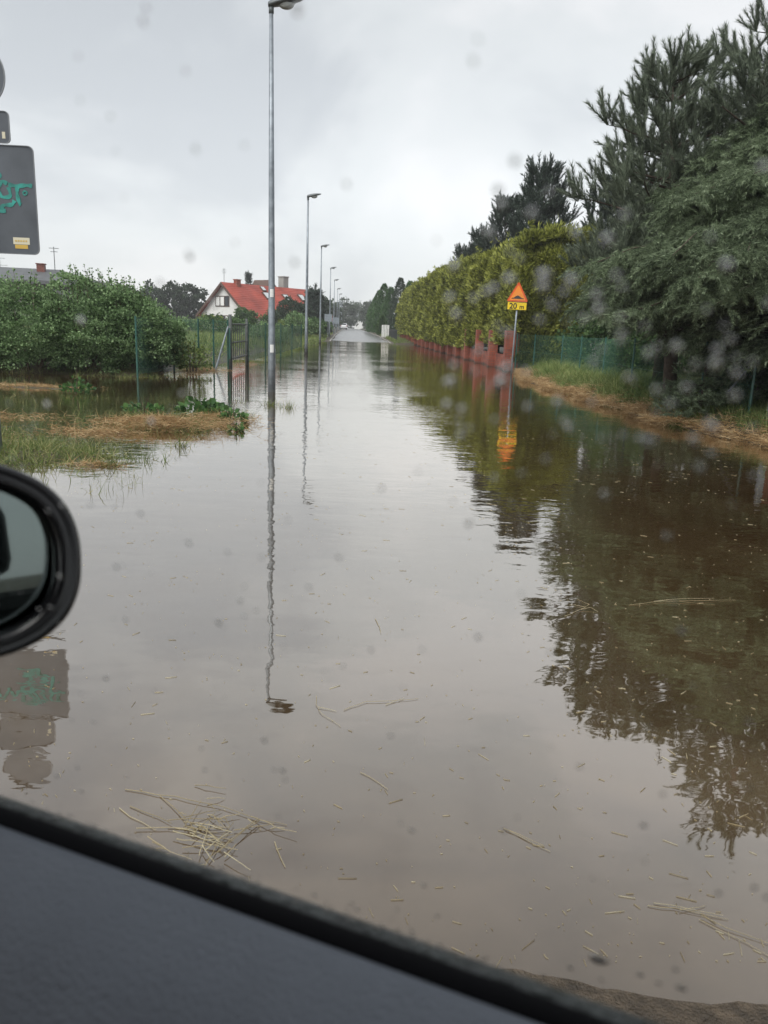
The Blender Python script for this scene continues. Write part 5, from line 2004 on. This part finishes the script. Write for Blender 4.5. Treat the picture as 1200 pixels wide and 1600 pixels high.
stems('floating_stem', (1.05, 1.62, 0.0), [[(-.08, .07, 0), (.05, -.06, 0)], [(-.07, .08, 0.004), (.09, -.03, 0)]], 'crossed straws just below the straw bundle', 'straw', M['straw_pale'], 0.0010)

# ------------------------------------------------------------------ the car the picture is taken from
D = Vector((0.9032, -0.4291, 0))
N = Vector((0.4291, 0.9032, 0))


def cw(s, w_, z):
    p = D * s + N * w_
    return (p.x, p.y, z)


car = empty('car', cw(0, 0.34, 0.35), 'dark car in front, its door trim, wet side window and black wing mirror in view', 'car')
inv = Vector(car.location)


def sweep(name, prof, mat, parent, s0=-1.0, s1=1.3, n=36, smooth=True, bow=0.0):
    v, f = [], []
    k = len(prof)
    for i in range(n + 1):
        s = s0 + (s1 - s0) * i / n
        for w_, z in prof:
            p = Vector(cw(s, w_ - bow * (s - 0.1) ** 2, z)) - inv
            v.append(p)
    for i in range(n):
        for j in range(k - 1):
            f.append((i * k + j, (i + 1) * k + j, (i + 1) * k + j + 1, i * k + j + 1))
    b = MB()
    b.addvf(v, f)
    return b.build(name, mat, parent, smooth=smooth)


def arc(w0, z0, r, a0, a1, n=7):
    return [(w0 + r * math.cos(rad(a0 + (a1 - a0) * i / n)), z0 + r * math.sin(rad(a0 + (a1 - a0) * i / n))) for i in range(n + 1)]


sweep('door_panel', [(0.293, 1.185), (0.292, 1.198)] + [(0.284, 1.1975), (0.27, 1.195), (0.25, 1.189), (0.235, 1.180), (0.22, 1.166), (0.205, 1.146), (0.19, 1.12), (0.17, 1.10), (0.155, 1.04), (0.15, 0.95), (0.15, 0.45)],
      M['panel'], car, bow=0.010)
sweep('inner_seal', [(0.2925, 1.18)] + [(0.2925, 1.196), (0.295, 1.199), (0.2995, 1.2), (0.304, 1.2), (0.3065, 1.198)] + [(0.3065, 1.18)], M['rubber'], car, bow=0.010)
sweep('outer_weatherstrip', [(0.3125, 1.17)] + arc(0.322, 1.1795, 0.0085, 180, 0, 8) + [(0.331, 1.165)], M['outer_strip'], car, bow=0.010)
sweep('outer_skin', [(0.3315, 1.174), (0.345, 1.15), (0.38, 1.05), (0.42, 0.9), (0.43, 0.7), (0.42, 0.5), (0.38, 0.33)], M['car_paint'], car, bow=0.010)
pane_prof = [(0.3105, 1.10), (0.3105, 1.19), (0.29, 1.28), (0.262, 1.38), (0.228, 1.48), (0.188, 1.58), (0.142, 1.68)]
pane = sweep('window_pane', pane_prof, M['pane'], car, s0=-1.0, s1=1.3, bow=0.010)

# rain drops sitting on the outside of the pane
def pane_point(s, z):
    zs = [p[1] for p in pane_prof]
    ws = [p[0] for p in pane_prof]
    return float(np.interp(z, zs, ws)) - 0.010 * (s - 0.1) ** 2


rd_ = random.Random(21)
dv, df_ = [], []
hem_n, hem_m = 8, 3
def add_drop(s, z, r, stretch=1.0):
    w0 = pane_point(s, z)
    w1 = pane_point(s, z + 0.01)
    P0 = Vector(cw(s, w0 + 0.0006, z)) - inv
    upv = (Vector(cw(s, w1, z + 0.01)) - Vector(cw(s, w0, z))).normalized()
    nv = D.cross(upv).normalized()
    if nv.dot(N) < 0:
        nv = -nv
    base_i = len(dv)
    wob = [rd_.uniform(0.82, 1.15) for _ in range(hem_n)]
    for i in range(hem_m):
        t = i / hem_m * math.pi / 2
        for k in range(hem_n):
            an_ = 6.2832 * k / hem_n
            dv.append(P0 + (D * math.cos(an_) * wob[k] + upv * math.sin(an_) * wob[k] * stretch) * r * math.cos(t) + nv * (r * 0.26 * math.sin(t)))
    dv.append(P0 + nv * r * 0.26)
    dv.append(P0)
    for i in range(hem_m - 1):
        for k in range(hem_n):
            df_.append((base_i + i * hem_n + k, base_i + i * hem_n + (k + 1) % hem_n, base_i + (i + 1) * hem_n + (k + 1) % hem_n, base_i + (i + 1) * hem_n + k))
    tip_i = base_i + hem_m * hem_n
    for k in range(hem_n):
        df_.append((base_i + (hem_m - 1) * hem_n + k, base_i + (hem_m - 1) * hem_n + (k + 1) % hem_n, tip_i))
        df_.append((base_i + (k + 1) % hem_n, base_i + k, tip_i + 1))


for k in range(430):
    s = rd_.uniform(-0.52, 0.14)
    z = 1.205 + (rd_.random() ** 0.85) * 0.47
    add_drop(s, z, rd_.choice((0.0005, 0.0006, 0.0008, 0.0009, 0.0012)) * rd_.uniform(.8, 1.2), rd_.uniform(1.0, 1.25))
for k in range(150):   # more of them towards the rear of the window
    s = rd_.uniform(-0.075, 0.05)
    z = rd_.gauss(1.492, 0.026)
    add_drop(s, z, rd_.uniform(0.0006, 0.0013), rd_.uniform(1.0, 1.3))
for k in range(220):   # beads collected just above the strip
    s = rd_.uniform(-0.45, 0.25)
    add_drop(s, 1.2 + abs(rd_.gauss(0, 0.006)), rd_.uniform(0.0005, 0.0013), 1.0)
DROPS = [(-0.0136, 1.2334, 0.0042), (0.0209, 1.2326, 0.0022), (0.004, 1.2322, 0.0018), (0.012, 1.231, 0.0014), (-0.057, 1.4855, 0.0022), (-0.0444, 1.5153, 0.0020), (-0.0137, 1.4711, 0.0019), (-0.0160, 1.4716, 0.0015), (-0.238, 1.3629, 0.0014)]
for s_, z_, r_ in DROPS:
    add_drop(s_, z_, r_, 0.8)
b = MB()
b.addvf(dv, df_)
dr = b.build('rain_drops', M['drop'], pane, smooth=True)
dr['kind'] = 'stuff'

# rear and upper frame of the door window
fr_ = MB()
for w_a, z_a, w_b, z_b in [(pane_prof[i][0], pane_prof[i][1], pane_prof[i + 1][0], pane_prof[i + 1][1]) for i in range(1, len(pane_prof) - 1)]:
    v = []
    for s_ in (0.72, 0.80):
        for o_ in (-0.03, 0.012):
            v += [Vector(cw(s_, w_a + o_, z_a)) - inv, Vector(cw(s_, w_b + o_, z_b)) - inv]
    fr_.addvf(v, [(0, 1, 3, 2), (4, 6, 7, 5), (0, 4, 5, 1), (2, 3, 7, 6)])
fr_.tube([Vector(cw(-0.9, 0.140, 1.695)) - inv, Vector(cw(0.80, 0.140, 1.695)) - inv], 0.022, 8)
fr_.build('window_frame', M['rubber'], car)

# front seat behind the camera, seen in the mirror
def seat_box(s0, s1, w0, w1, z0, z1, name, par):
    q = MB()
    v = [Vector(cw(a_, b_, c_)) - inv for c_ in (z0, z1) for a_, b_ in ((s0, w0), (s1, w0), (s1, w1), (s0, w1))]
    q.addvf(v, [(0, 3, 2, 1), (4, 5, 6, 7), (0, 1, 5, 4), (1, 2, 6, 5), (2, 3, 7, 6), (3, 0, 4, 7)])
    return q.build(name, M['seat_cloth'], par, bevel=0.04)


st_ = seat_box(0.85, 1.0, -0.52, 0.04, 0.46, 1.27, 'seat', car)
seat_box(0.87, 0.97, -0.36, -0.12, 1.31, 1.50, 'headrest', st_)

# side mirror outside, ahead
mo = Vector((-0.2720, 0.5475, 1.3225))
to_cam = (Vector((0, 0, EYE)) - mo).normalized()
mx_ax = Vector((0, 0, 1)).cross(to_cam).normalized()      # towards the right of the picture
my_ax = to_cam.cross(mx_ax).normalized()
rr2 = Matrix.Rotation(rad(-3), 3, to_cam)
mx_ax, my_ax = rr2 @ mx_ax, rr2 @ my_ax
SC = 0.00051
outline = [(153, 12), (150, -38), (133, -82), (100, -117), (45, -143), (-20, -156), (-90, -155), (-150, -130), (-190, -85), (-203, -20), (-198, 45), (-172, 95), (-120, 128), (-50, 142), (20, 143), (80, 128), (125, 96), (147, 55)]
def smooth_loop(pts, m_=4):
    out = []
    n_ = len(pts)
    for i in range(n_):
        p0, p1, p2, p3 = [Vector((*pts[(i + j) % n_],)) for j in (-1, 0, 1, 2)]
        for k in range(m_):
            t = k / m_
            out.append(0.5 * ((2 * p1) + (p2 - p0) * t + (2 * p0 - 5 * p1 + 4 * p2 - p3) * t * t + (3 * p1 - p0 - 3 * p2 + p3) * t ** 3))
    return out


OL = smooth_loop(outline)
mo_l = mo - inv


def mring(scale, depth, shift=(0, 0)):
    return [mo_l + mx_ax * (p.x * SC * scale + shift[0]) - my_ax * (p.y * SC * scale + shift[1]) - to_cam * depth for p in OL]


def loft(rings, name, mat, parent, cap=True):
    b = MB()
    n_ = len(OL)
    v = [q for r_2 in rings for q in r_2]
    f = []
    for i in range(len(rings) - 1):
        for k in range(n_):
            f.append((i * n_ + k, i * n_ + (k + 1) % n_, (i + 1) * n_ + (k + 1) % n_, (i + 1) * n_ + k))
    if cap:
        f.append(tuple((len(rings) - 1) * n_ + k for k in range(n_)))
    b.addvf(v, f)
    return b.build(name, mat, parent, smooth=True)


mir = loft([mring(0.74, 0.012), mring(0.76, 0.002), mring(0.80, -0.003), mring(0.86, -0.004), mring(0.90, -0.0015), mring(0.93, -0.003), mring(0.975, -0.001), mring(1.0, 0.008), mring(0.99, 0.03), mring(0.88, 0.065), mring(0.6, 0.085), mring(0.2, 0.095)],
     'side_mirror', M['mirror_shell'], car)
gb = MB()
ring_ = mring(0.765, 0.008)
ring_ = [q - to_cam * 0.004 - to_cam * ((q - mo_l).dot(mx_ax) * 0.14 - (q - mo_l).dot(my_ax) * 0.12) for q in ring_]
gb.addvf(ring_, [tuple(range(len(ring_)))])
gb.build('mirror_glass', M['mirror_glass'], mir)
ab = MB()
ab.tube([Vector(cw(-0.62, 0.34, 1.20)) - inv, mo_l + mx_ax * -0.07 - my_ax * 0.05 - to_cam * 0.04], [0.035, 0.03], 10)
ab.build('arm', M['mirror_shell'], mir, smooth=True)

# unseen roof, far side and floor, added to darken cabin and door panel
b = MB()
for s0, s1 in ((-0.9, 0.7),):
    v = [Vector(cw(s0, 0.10, 1.70)), Vector(cw(s1, 0.10, 1.70)), Vector(cw(s1, -1.3, 1.70)), Vector(cw(s0, -1.3, 1.70))]
    v += [p + Vector((0, 0, 0.05)) for p in v]
    b.addvf([p - inv for p in v], [(0, 1, 2, 3), (7, 6, 5, 4), (0, 4, 5, 1), (1, 5, 6, 2), (2, 6, 7, 3), (3, 7, 4, 0)])
b.build('roof_lining', M['headlining'], car)
b = MB()
for s0, s1, w0, w1, z0, z1 in ((-0.9, 0.7, -1.36, -1.30, 0.45, 1.70), (-0.9, 0.7, -1.30, 0.12, 0.40, 0.45)):
    v = [Vector(cw(s0, w0, z0)), Vector(cw(s1, w0, z0)), Vector(cw(s1, w1, z0)), Vector(cw(s0, w1, z0))]
    v += [p + Vector((0, 0, z1 - z0)) for p in v]
    b.addvf([p - inv for p in v], [(0, 3, 2, 1), (4, 5, 6, 7), (0, 1, 5, 4), (1, 2, 6, 5), (2, 3, 7, 6), (3, 0, 4, 7)])
b.build('cabin_shade_box', M['rubber'], car)

# ------------------------------------------------------------------ damp air over the street
hz = MB()
hz.box((-420, -60, -6), (420, 640, 45))
hm = bpy.data.materials.new('damp_air')
hm.use_nodes = True
hm.node_tree.nodes.clear()
ho = hm.node_tree.nodes.new('ShaderNodeOutputMaterial')
hv = hm.node_tree.nodes.new('ShaderNodeVolumePrincipled')
hv.inputs['Color'].default_value = (0.97, 0.98, 1.0, 1)
hv.inputs['Density'].default_value = 0.0007
hm.node_tree.links.new(hv.outputs[0], ho.inputs['Volume'])
tag(hz.build('haze', hm), kind='stuff')
